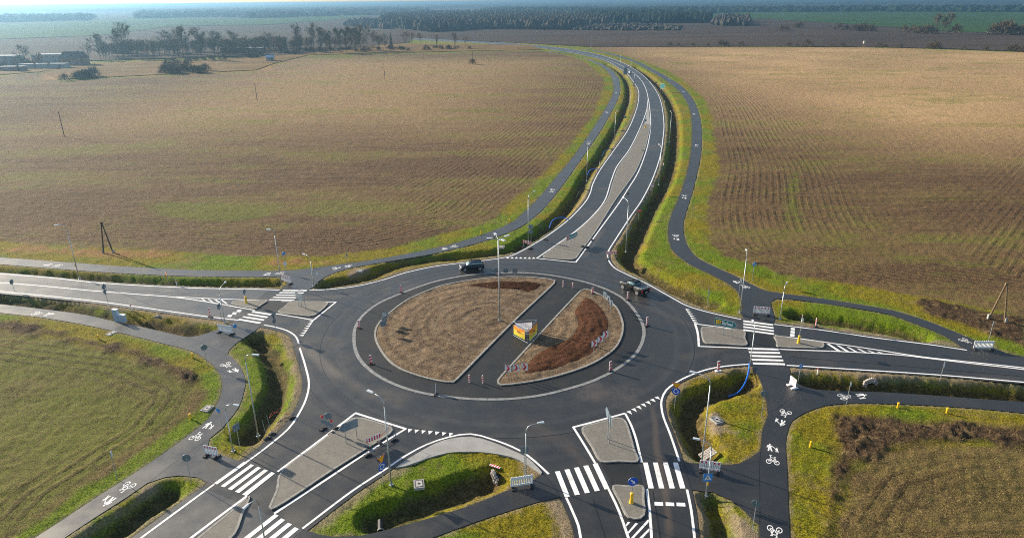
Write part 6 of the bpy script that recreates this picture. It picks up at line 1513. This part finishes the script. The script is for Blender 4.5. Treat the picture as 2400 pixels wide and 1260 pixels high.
house((570,124), 38, 10, 4.0, 1, 'long brick barn with pale roof in the left wood', WALLB, ROOFL, 0, 1, 5, 'shed')
house((634,143), 5.5, 4.5, 2.8, 4, 'small hut with light blue roof at the left field corner', WALLW, ROOFB, 1.4, 1, 1, 'shed')
house((285,126), 14, 10, 4.5, 20, 'dark gabled house hidden among the left trees', WALLB, ROOFD, 4.5, 1, 3)
for c, l in (((1380,18),'tiny pale farmhouse in the far woods'), ((1500,17),'tiny pale house on the far ridge'), ((1435,24),'tiny far house with bright wall')): house(c, 40, 18, 9, 0, l, gable=6, floors=1, nwin=3, roof=ROOFD)
g = G(2025,111); root = thing('hunting_stand', 'small pale hunting hide on legs at the right field boundary', 'hide', (g[0], g[1], 0))
for sx in (-1, 1):
    for sy in (-1, 1): MB().tube([(sx*1.0, sy*1.0, 0), (sx*.8, sy*.8, 3.4)], .12, 5).build('leg', TIMBER2, root)
MB().box((0, 0, 4.4), (2.4, 2.4, 2.2)).build('cabin', WALLW, root); MB().box((0, 0, 5.6), (2.9, 2.9, .25)).build('roof', ROOFD, root); MB().box((.5, -1.22, 4.6), (.9, .06, .7)).build('window', PANE, root)
g = G(1470,104); h = HT((1470,104),(1470,84)); root = thing('lattice_pylon', 'thin dark lattice pylon in the far ploughland', 'pylon', (g[0], g[1], .4))
for sx in (-1, 1):
    for sy in (-1, 1): MB().tube([(sx*1.6, sy*1.6, 0), (sx*.2, sy*.2, h)], .14, 4).build('leg', TIMBER, root)
for k in range(5):
    z = h*(k+1)/6; w = 1.6*(1-z/h)+.2
    for a, b_ in (((-w, -w), (w, -w)), ((w, -w), (w, w)), ((w, w), (-w, w)), ((-w, w), (-w, -w))): MB().tube([(*a, z), (*b_, z)], .08, 4).build('brace', TIMBER, root)
# ================================================================== GRASS, STRAW AND CHIPS (one mass each)
QV = V3[quads]; qcen = QV.mean(1); qd = np.hypot(qcen[:, 0], qcen[:, 1])
e1 = QV[:, 1]-QV[:, 0]; e2 = QV[:, 3]-QV[:, 0]; qarea = np.abs(e1[:, 0]*e2[:, 1]-e1[:, 1]*e2[:, 0])
def scatter(weight, dens, maxd, n_max):
    w = weight*qarea*dens*np.clip((60/np.maximum(qd, 40))**1.6, 0, 1.6)*(qd < maxd); n = rng.poisson(w); i = np.repeat(np.arange(len(n)), n)
    if len(i) > n_max: i = rng.choice(i, n_max, False)
    u, v = rng.random((2, len(i), 1)).astype(np.float32); q = QV[i]
    return i, (q[:, 0]*(1-u)+q[:, 1]*u)*(1-v)+(q[:, 3]*(1-u)+q[:, 2]*u)*v
def tri_mass(name, P, H_, Wd, lean, m, label, cat, shade, flatness=0.0):
    n = len(P); a = rng.random(n)*6.283; d = np.stack([np.cos(a), np.sin(a)], 1); b = rng.random(n)*6.283
    V = np.zeros((n, 3, 3), np.float32)
    V[:, 0] = P; V[:, 0, :2] -= d*Wd[:, None]/2; V[:, 1] = P; V[:, 1, :2] += d*Wd[:, None]/2
    V[:, 2] = P; V[:, 2, 0] += np.cos(b)*lean; V[:, 2, 1] += np.sin(b)*lean; V[:, 2, 2] += H_
    V[:, :2, 2] -= .03*(1-flatness)
    me = bpy.data.meshes.new(name); me.vertices.add(3*n); me.vertices.foreach_set('co', V.ravel()); me.loops.add(3*n); me.loops.foreach_set('vertex_index', np.arange(3*n, dtype=np.int32))
    me.polygons.add(n); me.polygons.foreach_set('loop_start', np.arange(0, 3*n, 3, dtype=np.int32)); me.polygons.foreach_set('loop_total', np.full(n, 3, np.int32)); me.update()
    at = me.attributes.new('tone', 'FLOAT', 'POINT'); at.data.foreach_set('value', np.repeat(shade, 3).astype(np.float32))
    return tag(link(name, me, m), label, cat, None, 'stuff')
def tone_mat(name, a, b_, c, transl=.3):
    m, nt, b = nodes(name); t = N(nt, 'ShaderNodeAttribute', attribute_name='tone').outputs['Fac']
    col = mixc(nt, ramp(nt, t, 0, .5), a, b_); col = mixc(nt, ramp(nt, t, .5, 1), col, c)
    nt.links.new(col, b.inputs['Base Color']); b.inputs['Roughness'].default_value = .8; b.inputs['Specular IOR Level'].default_value = .1
    if transl:
        tr_ = nt.nodes.new('ShaderNodeBsdfTranslucent'); nt.links.new(col, tr_.inputs['Color']); mx = nt.nodes.new('ShaderNodeMixShader'); mx.inputs[0].default_value = transl
        nt.links.new(b.outputs[0], mx.inputs[1]); nt.links.new(tr_.outputs[0], mx.inputs[2]); nt.links.new(mx.outputs[0], nt.nodes['Material Output'].inputs['Surface'])
    return m
q0 = quads[:, 0]
gw = grass[q0]*(1-sandw[q0])*(1-brushw[q0])*(hard[quads].max(1) < -.12)*(lab == 0)*smooth(.75, .15, cut[q0])
i, P = scatter(gw, 26, 150, 330000)
lu = lush[q0][i]; tone = np.clip(rng.normal(.28, .16, len(i))+.45*lu+.25*vnoise(P[:, 0], P[:, 1], 2.2), 0, 1)
tri_mass('grass', P, rng.uniform(.05, .17, len(i)).astype(np.float32), rng.uniform(.02, .06, len(i)), rng.uniform(.0, .12, len(i)), tone_mat('grass_blade', (.26, .20, .045), (.255, .24, .010), (.105, .19, .006), .4), 'short olive grass on the verges and banks', 'grass', tone)
i, P = scatter(((lab >= 3)*1.0+(lab == 1)*.55+(lab == 2)*.55)*(1-grass[q0]), 5.0, 200, 150000)
tri_mass('straw', P+np.array((0, 0, .03)), rng.uniform(.0, .07, len(i)).astype(np.float32), rng.uniform(.025, .06, len(i)), rng.uniform(.12, .45, len(i)), tone_mat('straw_bits', (.09, .055, .03), (.24, .16, .085), (.52, .38, .22), .15), 'bits of pale maize straw lying on the fields', 'straw', rng.random(len(i))**1.3)
i, P = scatter(stalkw[q0]*(hard[quads].max(1) < -.3), 14, 160, 60000)
tri_mass('dead_growth', P, rng.uniform(.12, .55, len(i)).astype(np.float32), rng.uniform(.02, .06, len(i)), rng.uniform(.05, .3, len(i)), tone_mat('dead_stalks', (.035, .022, .014), (.13, .085, .04), (.30, .21, .10), .2), 'tangled dead weeds along the field edges', 'weeds', rng.random(len(i)))
# bark chips on the two beds
Pc = []
for px in (BED_L, BED_R):
    Q = GP(px); lo, hi = Q.min(0), Q.max(0); x = rng.uniform(lo[0], hi[0], 16000).astype(np.float32); y = rng.uniform(lo[1], hi[1], 16000).astype(np.float32); d = sdf(x, y, Q, 6.0); k = d > .05
    z = soil_top(x[k], y[k])+.015+(.05+.04*vnoise(x[k], y[k], .35)+.04*vnoise(x[k], y[k], .8))*smooth(0, .5, d[k]); Pc.append(np.stack([x[k], y[k], z+.01], 1))
Pc = np.concatenate(Pc).astype(np.float32)
tri_mass('bark_chips', Pc, rng.uniform(0, .07, len(Pc)).astype(np.float32), rng.uniform(.05, .11, len(Pc)), rng.uniform(.08, .2, len(Pc)), tone_mat('bark_bits', (.03, .012, .006), (.10, .042, .018), (.24, .11, .05), 0), 'loose red-brown bark chips on the mulch beds', 'bark chips', rng.random(len(Pc)))
# ------------------------------------------------------------------ the air: one even box of thin haze
mb = MB(); mb.box((0, 10950, 24), (26000, 22100, 56))
m = bpy.data.materials.new('haze_air'); m.use_nodes = True; nt = m.node_tree
nt.nodes.remove(nt.nodes['Principled BSDF'])
pv = nt.nodes.new('ShaderNodeVolumePrincipled'); nt.links.new(pv.outputs[0], nt.nodes['Material Output'].inputs['Volume'])
pv.inputs['Color'].default_value = (.20, .38, .58, 1); pv.inputs['Density'].default_value = 2.3e-4; pv.inputs['Anisotropy'].default_value = .7
tag(mb.build('haze', m), kind='stuff')
